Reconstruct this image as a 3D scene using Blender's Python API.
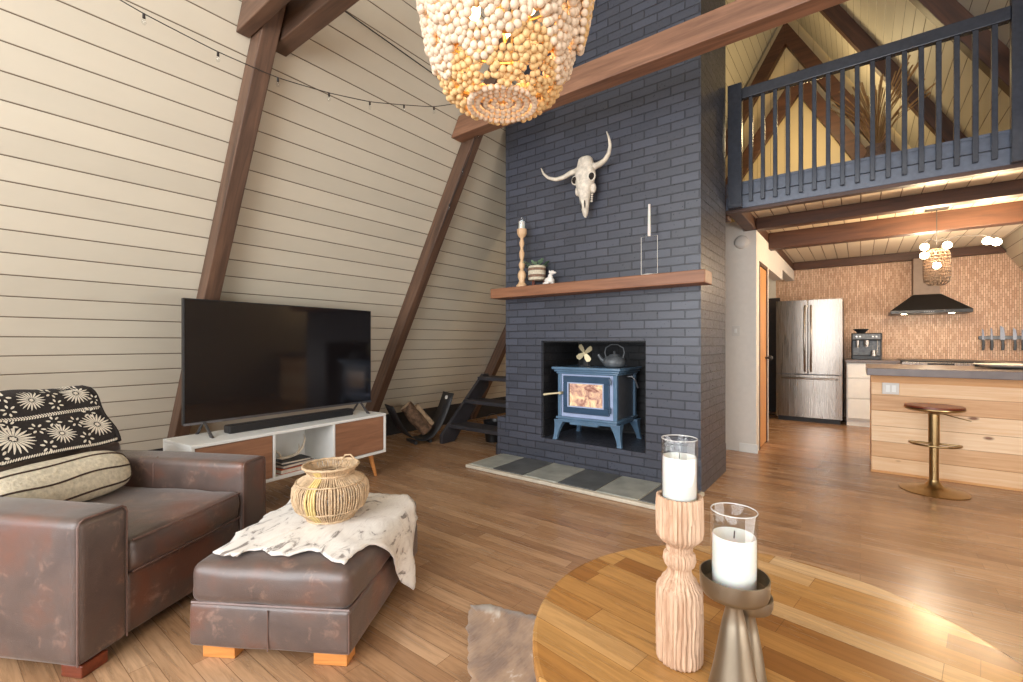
import bpy, bmesh, math, random
from mathutils import Vector, Matrix, noise
random.seed(7)
for o in list(bpy.data.objects): bpy.data.objects.remove(o)
S = bpy.context.scene
COL = S.collection
PI = math.pi
def rad(a): return math.radians(a)
def rgb(r, g, b):
    f = lambda c: (c/255/12.92) if c/255 <= 0.04045 else ((c/255+0.055)/1.055)**2.4
    return (f(r), f(g), f(b), 1)

# ------------------------------------------------------------ camera, light
cam = bpy.data.cameras.new('camera'); co = bpy.data.objects.new('camera', cam); COL.objects.link(co)
cam.sensor_width = 36; cam.lens = 456/1023*36; cam.shift_y = 2/1023; cam.clip_start = 0.02
co.location = (0, 0, 1.15); co.rotation_euler = (rad(90), 0, rad(37.4)); S.camera = co
S.view_settings.view_transform = 'Standard'; S.view_settings.look = 'None'
S.view_settings.exposure = 0.38; S.view_settings.gamma = 1; S.view_settings.use_curve_mapping = False
W = bpy.data.worlds.new('sky'); S.world = W; W.use_nodes = True
W.node_tree.nodes['Background'].inputs[0].default_value = rgb(225, 235, 255)
W.node_tree.nodes['Background'].inputs[1].default_value = 1.6
def area(name, loc, rot, sx, sy, power, col=(1, 1, 1), spread=180):
    l = bpy.data.lights.new(name, 'AREA'); l.shape = 'RECTANGLE'; l.size = sx; l.size_y = sy
    l.energy = power; l.color = col; l.spread = rad(spread)
    o = bpy.data.objects.new(name, l); COL.objects.link(o); o.location = loc; o.rotation_euler = rot; return o
def point(name, loc, power, col, r=0.04):
    l = bpy.data.lights.new(name, 'POINT'); l.energy = power; l.color = col; l.shadow_soft_size = r
    o = bpy.data.objects.new(name, l); COL.objects.link(o); o.location = loc; return o
# daylight through the glazed front gable behind the camera plus side area lights without a window
area('daylight_gable', (-0.9, -2.75, 2.3), (rad(90), 0, 0), 4.6, 3.6, 365, (1.0, 0.985, 0.965))
area('side_fill', (2.3, 1.3, 1.2), (rad(90), 0, rad(90)), 3.2, 1.9, 130, (1.0, 0.985, 0.965))  # added fill from the right side; no window is built there
area('kitchen_side_light', (1.95, 6.9, 1.4), (rad(90), 0, rad(90)), 1.4, 1.0, 30, (1.0, 0.95, 0.88))  # area light just inside the closed right wall, no window built

# ------------------------------------------------------------ materials
class NT:
    def __init__(s, name):
        s.m = bpy.data.materials.new(name); s.m.use_nodes = True; s.t = s.m.node_tree
        s.b = s.t.nodes['Principled BSDF']; s.o = s.t.nodes['Material Output']
    def n(s, ty, **kw):
        x = s.t.nodes.new(ty)
        for k, v in kw.items():
            if k.startswith('i_'):
                k = k[2:]; x.inputs[int(k) if k.isdigit() else k.replace('_', ' ')].default_value = v
            else: setattr(x, k, v)
        return x
    def l(s, a, b): s.t.links.new(a, b)
    def math(s, op, a, b=None, c=None):
        x = s.n('ShaderNodeMath', operation=op)
        for i, v in enumerate((a, b, c)):
            if v is None: continue
            if isinstance(v, (int, float)): x.inputs[i].default_value = v
            else: s.l(v, x.inputs[i])
        return x.outputs[0]
    def mix(s, f, a, b, blend='MIX'):
        x = s.n('ShaderNodeMix', data_type='RGBA', blend_type=blend)
        for i, v in ((0, f), (6, a), (7, b)):
            if isinstance(v, (int, float, tuple)): x.inputs[i].default_value = v
            else: s.l(v, x.inputs[i])
        return x.outputs[2]
    def coord(s, kind='Object', scale=(1, 1, 1), rot=(0, 0, 0), loc=(0, 0, 0)):
        c = s.n('ShaderNodeTexCoord'); m = s.n('ShaderNodeMapping')
        m.inputs[1].default_value = loc; m.inputs[2].default_value = rot; m.inputs[3].default_value = scale
        s.l(c.outputs[kind], m.inputs[0]); return m.outputs[0]
    def noise(s, vec, scale, detail=4, rough=0.55, dist=0):
        x = s.n('ShaderNodeTexNoise'); x.inputs['Scale'].default_value = scale; x.inputs['Detail'].default_value = detail
        x.inputs['Roughness'].default_value = rough; x.inputs['Distortion'].default_value = dist
        if vec is not None: s.l(vec, x.inputs['Vector'])
        return x.outputs['Fac']
    def ramp(s, f, stops):
        x = s.n('ShaderNodeValToRGB'); e = x.color_ramp.elements
        while len(e) < len(stops): e.new(0.5)
        for el, (p, c) in zip(e, stops): el.position = p; el.color = c
        s.l(f, x.inputs[0]); return x.outputs[0]
    def bump(s, h, st, dist=0.01):
        x = s.n('ShaderNodeBump'); x.inputs['Strength'].default_value = st; x.inputs['Distance'].default_value = dist
        s.l(h, x.inputs['Height']); s.l(x.outputs[0], s.b.inputs['Normal'])
    def set(s, **kw):
        for k, v in kw.items():
            i = s.b.inputs[k.replace('_', ' ')]
            if isinstance(v, (int, float, tuple)): i.default_value = v
            else: s.l(v, i)
        return s
def g(v): return (v, v, v, 1)

def simple(name, col, rough=0.5, metal=0.0, var=0.12, nscale=18, bump=0.0, **kw):
    m = NT(name); v = m.coord()
    n = m.noise(v, nscale)
    c2 = tuple(max(0, x*(1-2*var)) for x in col[:3])+(1,)
    c3 = tuple(min(1, x*(1+var)) for x in col[:3])+(1,)
    m.set(Base_Color=m.ramp(n, [(0.3, c2), (0.7, c3)]), Roughness=rough, Metallic=metal)
    if bump: m.bump(n, bump)
    for k, x in kw.items(): m.b.inputs[k.replace('_', ' ')].default_value = x
    return m.m

def glass(name, tint=(0.97, 0.98, 0.98, 1)):
    # thin clear glass: straight-through transmission plus a fresnel sheen
    m = NT(name); t = m.n('ShaderNodeBsdfTransparent'); t.inputs[0].default_value = tint
    gl_ = m.n('ShaderNodeBsdfGlossy'); gl_.inputs['Roughness'].default_value = 0.02
    fr_ = m.n('ShaderNodeLayerWeight'); fr_.inputs[0].default_value = 0.5
    mx = m.n('ShaderNodeMixShader'); m.l(m.math('ADD', m.math('MULTIPLY', m.math('POWER', fr_.outputs['Facing'], 4.0), 0.5), 0.04), mx.inputs[0]); m.l(t.outputs[0], mx.inputs[1]); m.l(gl_.outputs[0], mx.inputs[2]); m.l(mx.outputs[0], m.o.inputs['Surface'])
    return m.m

def emit(name, col, st):
    m = NT(name); m.set(Base_Color=col); m.b.inputs['Emission Color'].default_value = col; m.b.inputs['Emission Strength'].default_value = st
    n = m.noise(m.coord(), 5); m.set(Roughness=m.math('MULTIPLY', n, 0.4)); return m.m

def wood(name, dark, light, rough=0.5, sx=1.2, sc=14, bump=0.25, knots=False, axis='x'):
    m = NT(name)
    sca = {'x': (sx, sc, sc), 'y': (sc, sx, sc), 'z': (sc, sc, sx)}[axis]
    v = m.coord(scale=sca)
    n = m.noise(v, 1.6, 6, 0.6, 0.6)
    n2 = m.noise(m.coord(scale=tuple(a*0.18 for a in sca)), 2.0, 3)
    f = m.math('ADD', m.math('MULTIPLY', n, 0.65), m.math('MULTIPLY', n2, 0.35))
    c = m.ramp(f, [(0.33, dark), (0.66, light)])
    if knots:
        vo = m.n('ShaderNodeTexVoronoi', i_Scale=1.0); m.l(m.coord(scale=(2.6, 2.6, 7.5)), vo.inputs['Vector'])
        k = m.ramp(vo.outputs['Distance'], [(0.05, g(1)), (0.12, g(0))])
        c = m.mix(k, c, rgb(96, 52, 26))
    m.set(Base_Color=c, Roughness=rough)
    if bump: m.bump(n, bump, 0.004)
    return m.m

# boards running along Y: dark joint every `step` of the height coordinate
def boards(name, base, line, step, axis='Z', tone=0.05, butt=True, lw=0.045):
    m = NT(name); v = m.coord()
    sp = m.n('ShaderNodeSeparateXYZ'); m.l(v, sp.inputs[0])
    c = sp.outputs[axis]
    q = m.math('DIVIDE', c, step); fr = m.math('FRACT', q); fl = m.math('FLOOR', q)
    ln = m.math('LESS_THAN', fr, lw)
    wn = m.n('ShaderNodeTexWhiteNoise', noise_dimensions='1D'); m.l(fl, wn.inputs['W'])
    t = m.math('ADD', 1-tone, m.math('MULTIPLY', wn.outputs['Value'], 2*tone))
    n = m.noise(m.coord(scale=(3, 1.2, 3)), 3, 5)
    col = m.mix(m.math('MULTIPLY', n, 0.5), base, tuple(x*0.82 for x in base[:3])+(1,))
    hs = m.n('ShaderNodeHueSaturation'); m.l(col, hs.inputs['Color']); m.l(t, hs.inputs['Value'])
    out = m.mix(ln, hs.outputs[0], line)
    h = m.ramp(fr, [(0.0, g(0)), (lw*1.6, g(1)), (0.985, g(1))])
    m.set(Base_Color=out, Roughness=0.55)
    m.bump(h, 0.6, 0.008)
    return m.m

def brick_mat(name, c1, c2, mortar, rough=0.35):
    m = NT(name); geo = m.n('ShaderNodeNewGeometry')
    sp = m.n('ShaderNodeSeparateXYZ'); m.l(geo.outputs['Position'], sp.inputs[0])
    sn = m.n('ShaderNodeSeparateXYZ'); m.l(geo.outputs['True Normal'], sn.inputs[0])
    ax = m.math('GREATER_THAN', m.math('ABSOLUTE', sn.outputs['X']), 0.5)
    az = m.math('GREATER_THAN', m.math('ABSOLUTE', sn.outputs['Z']), 0.5)
    def sel(f, a, b):  # f? b : a
        return m.math('ADD', m.math('MULTIPLY', a, m.math('SUBTRACT', 1.0, f)), m.math('MULTIPLY', b, f))
    u = sel(ax, sp.outputs['X'], sp.outputs['Y']); w = sel(az, sp.outputs['Z'], sp.outputs['Y'])
    cb = m.n('ShaderNodeCombineXYZ'); m.l(u, cb.inputs[0]); m.l(w, cb.inputs[1])
    nz = m.n('ShaderNodeTexNoise', i_Scale=6.0); m.l(geo.outputs['Position'], nz.inputs['Vector'])
    vm = m.n('ShaderNodeVectorMath', operation='MULTIPLY_ADD'); m.l(nz.outputs['Color'], vm.inputs[0])
    vm.inputs[1].default_value = (0.006, 0.006, 0); m.l(cb.outputs[0], vm.inputs[2])
    b = m.n('ShaderNodeTexBrick'); m.l(vm.outputs[0], b.inputs['Vector'])
    b.inputs['Scale'].default_value = 1; b.inputs['Brick Width'].default_value = 0.215; b.inputs['Row Height'].default_value = 0.0705
    b.inputs['Mortar Size'].default_value = 0.0055; b.inputs['Mortar Smooth'].default_value = 0.35
    b.inputs['Color1'].default_value = c1; b.inputs['Color2'].default_value = c2; b.inputs['Mortar'].default_value = mortar
    n = m.noise(geo.outputs['Position'], 45, 4)
    m.set(Base_Color=m.mix(m.math('MULTIPLY', n, 0.25), b.outputs['Color'], tuple(x*1.9 for x in c2[:3])+(1,)), Roughness=m.ramp(n, [(0.3, g(rough-0.06)), (0.7, g(rough+0.14))]))
    h = m.math('ADD', m.math('MULTIPLY', m.math('SUBTRACT', 1.0, b.outputs['Fac']), 1.0), m.math('MULTIPLY', n, 0.04))
    m.bump(h, 0.8, 0.009)
    return m.m

def planks(name, cols, width, length, axis_rot, rough, gap, gstr=0.5, kind='Object'):
    m = NT(name); v = m.coord(kind, rot=(0, 0, axis_rot))
    b = m.n('ShaderNodeTexBrick'); m.l(v, b.inputs['Vector']); b.offset = 0.37; b.offset_frequency = 2; b.squash = 0.75; b.squash_frequency = 3
    b.inputs['Scale'].default_value = 1; b.inputs['Brick Width'].default_value = length; b.inputs['Row Height'].default_value = width
    b.inputs['Mortar Size'].default_value = gap; b.inputs['Mortar Smooth'].default_value = 0
    b.inputs['Color1'].default_value = g(0); b.inputs['Color2'].default_value = g(1); b.inputs['Mortar'].default_value = g(0.0)
    sp = m.n('ShaderNodeSeparateXYZ'); m.l(v, sp.inputs[0])
    row = m.math('FLOOR', m.math('DIVIDE', sp.outputs['Y'], width))
    wn = m.n('ShaderNodeTexWhiteNoise', noise_dimensions='1D'); m.l(row, wn.inputs['W'])
    f0 = m.math('ADD', m.math('MULTIPLY', b.outputs['Color'], 0.6), m.math('MULTIPLY', wn.outputs['Value'], 0.4))
    base = m.ramp(f0, cols)
    mp = m.n('ShaderNodeMapping'); mp.inputs[3].default_value = (1.6, 22, 1); m.l(v, mp.inputs[0])
    gr = m.noise(mp.outputs[0], 2.2, 7, 0.62, 0.8)
    big = m.noise(v, 1.3, 2)
    c = m.mix(m.ramp(gr, [(0.35, g(gstr)), (0.6, g(0))]), base, tuple(x*0.35 for x in cols[0][1][:3])+(1,))
    c = m.mix(m.math('MULTIPLY', b.outputs['Fac'], 0.55), c, tuple(x*0.3 for x in cols[0][1][:3])+(1,))
    m.set(Base_Color=c, Roughness=m.ramp(gr, [(0.3, g(rough+0.1)), (0.7, g(rough))]))
    m.bump(m.math('SUBTRACT', 1.0, b.outputs['Fac']), 0.15, 0.001)
    return m.m

def leather(name):
    m = NT(name); v = m.coord()
    n = m.noise(v, 3.2, 5, 0.6, 0.3); n2 = m.noise(v, 11, 8, 0.75, 0.5)
    vo = m.n('ShaderNodeTexVoronoi', i_Scale=190.0, feature='DISTANCE_TO_EDGE'); m.l(v, vo.inputs['Vector'])
    c = m.ramp(n, [(0.3, rgb(60, 46, 42)), (0.5, rgb(84, 66, 59)), (0.66, rgb(106, 62, 43))])
    c = m.mix(m.ramp(n2, [(0.56, g(0)), (0.66, g(0.45))]), c, rgb(160, 124, 106))
    m.set(Base_Color=c, Roughness=m.ramp(n2, [(0.3, g(0.33)), (0.7, g(0.5))]))
    m.b.inputs['Specular IOR Level'].default_value = 0.75
    m.b.inputs['Sheen Weight'].default_value = 0.25; m.b.inputs['Coat Weight'].default_value = 0.3; m.b.inputs['Coat Roughness'].default_value = 0.32
    m.b.inputs['Sheen Roughness'].default_value = 0.4
    h = m.math('ADD', m.ramp(vo.outputs['Distance'], [(0, g(0)), (0.12, g(1))]), m.math('MULTIPLY', n2, 2.0))
    m.bump(h, 0.25, 0.002)
    return m.m

M = {}
M['boards_left'] = boards('cream painted boards', rgb(206, 198, 180), rgb(112, 98, 82), 0.1185)
M['boards_ceiling'] = boards('cream ceiling boards', rgb(214, 197, 172), rgb(120, 96, 74), 0.14, axis='X', lw=0.05)
M['gable'] = boards('warm gable boards', rgb(214, 192, 150), rgb(150, 120, 80), 0.2, axis='X', lw=0.02)
M['plaster'] = simple('white wall paint', rgb(222, 216, 208), 0.6, var=0.02)
M['white'] = simple('white lacquer', rgb(232, 232, 228), 0.35, var=0.015)
M['beam'] = wood('dark stained beam', rgb(58, 41, 32), rgb(110, 82, 64), 0.55)
M['beam2'] = wood('reddish dark beam', rgb(52, 31, 21), rgb(92, 58, 40), 0.5)
M['tie'] = wood('brown tie beam', rgb(98, 66, 48), rgb(154, 112, 86), 0.5)
M['mantel'] = wood('mantel wood', rgb(106, 66, 44), rgb(152, 104, 74), 0.45)
M['brick'] = brick_mat('dark navy painted brick', rgb(56, 58, 66), rgb(70, 73, 84), rgb(38, 39, 45), 0.32)
M['firebrick'] = brick_mat('black firebox brick', rgb(22, 22, 25), rgb(32, 32, 35), rgb(18, 18, 20), 0.5)
M['floor'] = planks('laminate floor', [(0.0, rgb(148, 110, 80)), (0.5, rgb(178, 138, 102)), (1.0, rgb(202, 164, 128))], 0.075, 0.8, 0, 0.2, 0.0010, 0.42)
M['tabletop'] = planks('butcher block top', [(0.0, rgb(126, 78, 38)), (0.3, rgb(176, 124, 66)), (0.65, rgb(196, 148, 88)), (0.8, rgb(214, 174, 124)), (1.0, rgb(232, 204, 168))], 0.074, 0.46, rad(9), 0.2, 0.0006, 0.35)
M['leather'] = leather('worn brown leather')
M['stitch'] = simple('leather piping', rgb(108, 84, 76), 0.4, var=0.1, nscale=60)
M['walnut'] = wood('walnut door', rgb(112, 72, 52), rgb(150, 102, 74), 0.4, 1.5, 12)
M['walnut_y'] = wood('walnut door front', rgb(128, 88, 64), rgb(170, 122, 92), 0.4, 1.5, 14, axis='y')
M['legwood'] = wood('orange leg wood', rgb(176, 108, 52), rgb(214, 146, 78), 0.4, 3, 30)
M['darkleg'] = wood('mahogany foot wood', rgb(84, 36, 20), rgb(124, 58, 34), 0.35, 3, 30)
M['black'] = simple('black plastic', rgb(24, 24, 26), 0.35, var=0.1)
M['blackmatte'] = simple('matte black paint', rgb(38, 37, 39), 0.5, var=0.15)
M['stairpaint'] = simple('charcoal painted wood', rgb(52, 50, 54), 0.45, var=0.15, nscale=6, bump=0.1)
m = NT('tv screen'); m.set(Base_Color=rgb(22, 19, 20), Roughness=m.math('MULTIPLY', m.noise(m.coord(), 3), 0.16)); M['screen'] = m.m
M['greymetal'] = simple('grey metal', rgb(112, 112, 116), 0.35, 0.9, var=0.05)
m = NT('brushed stainless'); n = m.noise(m.coord(scale=(60, 60, 1)), 3, 3)
m.set(Base_Color=m.ramp(n, [(0.3, rgb(146, 138, 130)), (0.7, rgb(160, 152, 144))]), Metallic=1.0, Roughness=m.ramp(n, [(0.3, g(0.24)), (0.7, g(0.34))])); M['steel'] = m.m
M['rail_sheen'] = simple('rail paint with window reflection', rgb(84, 92, 108), 0.3, var=0.1, nscale=30)  # lighter copy of the rail paint, window reflection put into the colour
M['rail'] = simple('dark rail paint', rgb(52, 56, 66), 0.22, var=0.1, nscale=30)
M['stove'] = simple('blue enamel', rgb(92, 120, 146), 0.16, var=0.08, nscale=8)
M['stovedark'] = simple('dark blue enamel', rgb(56, 78, 102), 0.18, var=0.08, nscale=8)
M['stovetrim'] = simple('pale blue enamel edge', rgb(168, 182, 214), 0.2, var=0.05, nscale=8)
M['stoveside'] = simple('grey stove side', rgb(92, 94, 100), 0.4, var=0.1)
M['iron'] = simple('cast iron', rgb(104, 108, 112), 0.45, 0.2, var=0.2, nscale=30, bump=0.1)
M['brass'] = simple('antique brass', rgb(172, 146, 104), 0.28, 1.0, var=0.08)
M['brasslight'] = simple('brass fan blade', rgb(206, 192, 156), 0.5, 0.4, var=0.05)
M['pewter'] = simple('brushed pewter', rgb(146, 134, 116), 0.36, 0.9, var=0.1, nscale=5)
M['bone'] = simple('bleached bone', rgb(222, 212, 196), 0.6, var=0.16, nscale=26, bump=0.5)
M['socket'] = simple('painted cavity shade', rgb(34, 27, 23), 0.9, var=0.2)  # dark colour stands for the shade inside the eye and nose hollows
M['horn'] = simple('pale horn', rgb(218, 208, 190), 0.45, var=0.14, nscale=14, bump=0.2)
M['wax'] = simple('white wax', rgb(222, 219, 213), 0.45, var=0.01); M['wax'].node_tree.nodes['Principled BSDF'].inputs['Subsurface Weight'].default_value = 0.3
M['wick'] = simple('dark wick', rgb(50, 40, 34), 0.9)
M['glass'] = glass('clear glass')
M['rim_glint'] = simple('painted glass rim highlight', rgb(206, 204, 200), 0.1, var=0.03)  # edge highlight of the glass painted as a solid pale colour
M['carved'] = wood('bleached carved wood', rgb(164, 126, 98), rgb(212, 180, 152), 0.65, 3.5, 90, 1.0, axis='z')
M['turned'] = wood('light turned wood', rgb(190, 150, 110), rgb(226, 192, 152), 0.5, 3, 30, 0.3, axis='z')
M['rattan'] = simple('natural rattan', rgb(196, 168, 134), 0.6, var=0.18, nscale=40)
M['rattan_y'] = simple('pale yellow rattan', rgb(208, 184, 122), 0.5, var=0.12, nscale=40)
M['beadw'] = simple('cream wooden beads', rgb(208, 186, 162), 0.7, var=0.1, nscale=25)
M['beady'] = simple('golden wooden beads', rgb(208, 172, 120), 0.7, var=0.1, nscale=25)
M['gold'] = simple('gold painted frame', rgb(226, 176, 96), 0.35, 0.6, var=0.08)
M['bulb'] = emit('warm lit bulb', (1.0, 0.62, 0.26, 1), 14)
M['bulbw'] = emit('bright white bulb', (1.0, 0.78, 0.48, 1), 26)
M['clearbulb'] = glass('string bulb glass')
M['cable'] = simple('black cable', rgb(42, 36, 34), 0.6)
M['pine'] = None
m = NT('knotty pine boards'); v = m.coord(); sp = m.n('ShaderNodeSeparateXYZ'); m.l(v, sp.inputs[0])
q = m.math('DIVIDE', sp.outputs['Z'], 0.137); fr = m.math('FRACT', q); fl = m.math('FLOOR', q)
wn = m.n('ShaderNodeTexWhiteNoise', noise_dimensions='1D'); m.l(fl, wn.inputs['W'])
gr = m.noise(m.coord(scale=(1.2, 1, 22)), 2, 6, 0.6, 0.8)
c = m.ramp(m.math('ADD', m.math('MULTIPLY', gr, 0.6), m.math('MULTIPLY', wn.outputs['Value'], 0.4)), [(0.25, rgb(206, 158, 112)), (0.5, rgb(228, 188, 144)), (0.75, rgb(242, 212, 176))])
vo = m.n('ShaderNodeTexVoronoi', i_Scale=1.0); m.l(m.coord(scale=(3.3, 1, 7.3)), vo.inputs['Vector'])
c = m.mix(m.ramp(vo.outputs['Distance'], [(0.06, g(0.9)), (0.13, g(0))]), c, rgb(120, 70, 40))
c = m.mix(m.math('MULTIPLY', m.math('LESS_THAN', fr, 0.035), 0.6), c, rgb(140, 92, 54))
m.set(Base_Color=c, Roughness=0.45); m.bump(m.ramp(fr, [(0, g(0)), (0.06, g(1))]), 0.4, 0.004); M['pine'] = m.m
M['pinetrim'] = wood('golden pine trim', rgb(196, 136, 78), rgb(222, 168, 108), 0.45)
M['counter'] = simple('grey brown worktop', rgb(110, 98, 94), 0.3, var=0.1, nscale=10)
m = NT('split stone mosaic'); v = m.coord(); sp = m.n('ShaderNodeSeparateXYZ'); m.l(v, sp.inputs[0])
cb = m.n('ShaderNodeCombineXYZ'); m.l(sp.outputs['Z'], cb.inputs[0]); m.l(sp.outputs['X'], cb.inputs[1])
b = m.n('ShaderNodeTexBrick'); m.l(cb.outputs[0], b.inputs['Vector']); b.inputs['Scale'].default_value = 1
b.inputs['Brick Width'].default_value = 0.075; b.inputs['Row Height'].default_value = 0.022; b.inputs['Mortar Size'].default_value = 0.003
b.inputs['Color1'].default_value = rgb(190, 146, 120); b.inputs['Color2'].default_value = rgb(236, 206, 180); b.inputs['Mortar'].default_value = rgb(150, 116, 94)
n = m.noise(v, 16, 3); m.set(Base_Color=m.mix(m.math('MULTIPLY', n, 0.5), b.outputs['Color'], rgb(222, 184, 150)), Roughness=0.6)
m.bump(m.math('ADD', b.outputs['Color'], m.math('MULTIPLY', b.outputs['Fac'], -1.0)), 0.7, 0.01); M['mosaic'] = m.m
M['cream'] = simple('cream cushion cloth', rgb(204, 194, 172), 0.9, var=0.12, nscale=60, bump=0.5)
M['stripe'] = simple('brown stripe yarn', rgb(64, 46, 36), 0.9, var=0.1, nscale=60, bump=0.5)
M['throw'] = simple('black woven throw', rgb(42, 36, 34), 0.95, var=0.2, nscale=120, bump=0.4)
M['thread'] = simple('white embroidery thread', rgb(226, 218, 202), 0.85, var=0.08, nscale=90, bump=0.4)
def hide(name, ca, cb, cc, sc, st):
    st_ = [(st[0], ca), (st[1], cb), (st[2], cc)]
    m = NT(name); v = m.coord(scale=(1, 0.55, 1), rot=(0, 0, 0.5)); n = m.noise(v, sc, 5, 0.62, 1.2)
    f = m.noise(m.coord(scale=(1, 0.12, 1), rot=(0, 0, 0.4)), 160, 3)
    m.set(Base_Color=m.mix(m.math('MULTIPLY', f, 0.2), m.ramp(n, st_), ca), Roughness=0.8)
    m.b.inputs['Sheen Weight'].default_value = 0.3
    m.bump(f, 0.4, 0.003); return m.m
M['hide_w'] = hide('white speckled cowhide', rgb(226, 220, 212), rgb(212, 204, 196), rgb(104, 90, 82), 17, (0.45, 0.57, 0.64))
M['hide_b'] = hide('brown and white cowhide', rgb(220, 212, 202), rgb(158, 122, 88), rgb(110, 76, 50), 2.4, (0.40, 0.46, 0.60))
M['slate1'] = simple('light grey slate', rgb(164, 165, 156), 0.45, var=0.16, nscale=7, bump=0.3)
M['slate2'] = simple('dark grey slate', rgb(92, 94, 94), 0.45, var=0.16, nscale=7, bump=0.3)
M['grout'] = simple('pale hearth edge', rgb(200, 190, 172), 0.6, var=0.08)
M['bark'] = simple('log bark', rgb(112, 86, 66), 0.9, var=0.35, nscale=24, bump=0.8)
M['logend'] = simple('split log wood', rgb(186, 158, 128), 0.8, var=0.2, nscale=20, bump=0.4)
M['leaf'] = simple('grey green leaves', rgb(128, 160, 130), 0.5, var=0.2)
M['basketbrown'] = simple('brown woven band', rgb(132, 104, 86), 0.8, var=0.2, nscale=70, bump=0.5)
M['ceramic'] = simple('white ceramic', rgb(226, 220, 212), 0.35, var=0.05)
M['orange'] = simple('orange book cloth', rgb(196, 92, 52), 0.6)
M['greybook'] = simple('grey book cloth', rgb(96, 96, 98), 0.6)
M['page'] = simple('book pages', rgb(220, 212, 196), 0.8)
M['doorwood'] = wood('orange pine door', rgb(178, 118, 62), rgb(216, 158, 96), 0.4, axis='z')
M['fire'] = None
m = NT('fire behind stove glass'); v = m.coord(); n = m.noise(m.coord(scale=(1, 1, 1)), 11, 5, 0.6, 1.5)
m.set(Base_Color=rgb(90, 60, 46), Roughness=0.9)
m.l(m.ramp(n, [(0.34, rgb(120, 70, 58)), (0.47, rgb(206, 160, 142)), (0.58, rgb(246, 206, 160)), (0.68, rgb(255, 236, 190))]), m.b.inputs['Emission Color']); m.b.inputs['Emission Strength'].default_value = 1.0
M['fire'] = m.m
M['dried'] = simple('dried grass', rgb(172, 132, 84), 0.9, var=0.2)
M['wovenlamp'] = simple('dark woven wire', rgb(88, 66, 50), 0.6, var=0.2)
M['tissue'] = simple('white switch plastic', rgb(214, 210, 204), 0.4, var=0.02)
M['darkroom'] = simple('dark passage door', rgb(46, 36, 34), 0.5)
M['winframe'] = wood('window frame wood', rgb(80, 50, 34), rgb(120, 82, 58), 0.5)

# ------------------------------------------------------------ mesh helpers
def B(): return bmesh.new()
def box(bm, a, b):
    vs = [bm.verts.new((x, y, z)) for x in (a[0], b[0]) for y in (a[1], b[1]) for z in (a[2], b[2])]
    for f in ((0, 1, 3, 2), (4, 6, 7, 5), (0, 4, 5, 1), (2, 3, 7, 6), (0, 2, 6, 4), (1, 5, 7, 3)): bm.faces.new([vs[i] for i in f])
    return vs
def prism(bm, pts, a, b, axis=1):
    # polygon of (p, q) extruded along axis from a to b
    def mk(p, q, r): return {1: (p, r, q), 0: (r, p, q), 2: (p, q, r)}[axis]
    v0 = [bm.verts.new(mk(p, q, a)) for p, q in pts]; v1 = [bm.verts.new(mk(p, q, b)) for p, q in pts]
    bm.faces.new(v0[::-1]); bm.faces.new(v1)
    n = len(pts)
    for i in range(n): bm.faces.new((v0[i], v0[(i+1) % n], v1[(i+1) % n], v1[i]))
    return v0+v1
def frame_of(t):
    t = t.normalized(); u = t.cross(Vector((0, 0, 1)))
    if u.length < 1e-3: u = t.cross(Vector((0, 1, 0)))
    u.normalize(); return u, t.cross(u).normalized()
def tube(bm, pts, r, seg=8, caps=True, flat=1.0):
    pts = [Vector(p) for p in pts]; n = len(pts); rings = []
    up = None
    for i, p in enumerate(pts):
        t = pts[min(i+1, n-1)]-pts[max(i-1, 0)]
        if t.length < 1e-9: t = Vector((0, 0, 1))
        t.normalize()
        if up is None: u, w = frame_of(t)
        else:
            u = up - t*up.dot(t)
            if u.length < 1e-4: u, w = frame_of(t)
            u.normalize(); w = t.cross(u)
        up = u
        rr = r[i] if isinstance(r, (list, tuple)) else r
        rings.append([bm.verts.new(p+u*math.cos(2*PI*k/seg)*rr+w*math.sin(2*PI*k/seg)*rr*flat) for k in range(seg)])
    for a, b in zip(rings, rings[1:]):
        for k in range(seg): bm.faces.new((a[k], a[(k+1) % seg], b[(k+1) % seg], b[k]))
    if caps: bm.faces.new(rings[0][::-1]); bm.faces.new(rings[-1])
def cyl(bm, p0, p1, r, r1=None, seg=20): tube(bm, [p0, p1], [r, r if r1 is None else r1], seg)
def lathe(bm, prof, seg=32, c=(0, 0, 0), wob=None, close=False):
    rings = []
    for i, (r, z) in enumerate(prof):
        ring = []
        for k in range(seg):
            a = 2*PI*k/seg; rr = max(r, 1e-4)
            if wob: rr += wob(a, z, r)
            ring.append(bm.verts.new((c[0]+rr*math.cos(a), c[1]+rr*math.sin(a), c[2]+z)))
        rings.append(ring)
    prs = list(zip(rings, rings[1:]))
    if close: prs.append((rings[-1], rings[0]))
    for a, b in prs:
        for k in range(seg): bm.faces.new((a[k], a[(k+1) % seg], b[(k+1) % seg], b[k]))
    if not close: bm.faces.new(rings[0][::-1]); bm.faces.new(rings[-1])
ICO = {}
def ico(sub):
    if sub not in ICO:
        t = bmesh.new(); bmesh.ops.create_icosphere(t, subdivisions=sub, radius=1)
        t.verts.ensure_lookup_table(); ICO[sub] = ([v.co.copy() for v in t.verts], [[v.index for v in f.verts] for f in t.faces]); t.free()
    return ICO[sub]
def ball(bm, c, r, sub=2, rot=None):
    vs, fs = ico(sub); r = Vector(r) if isinstance(r, (tuple, list)) else Vector((r, r, r)); c = Vector(c)
    nv = []
    for v in vs:
        p = Vector((v.x*r.x, v.y*r.y, v.z*r.z))
        if rot: p = rot @ p
        nv.append(bm.verts.new(p+c))
    for f in fs: bm.faces.new([nv[i] for i in f])
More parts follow.
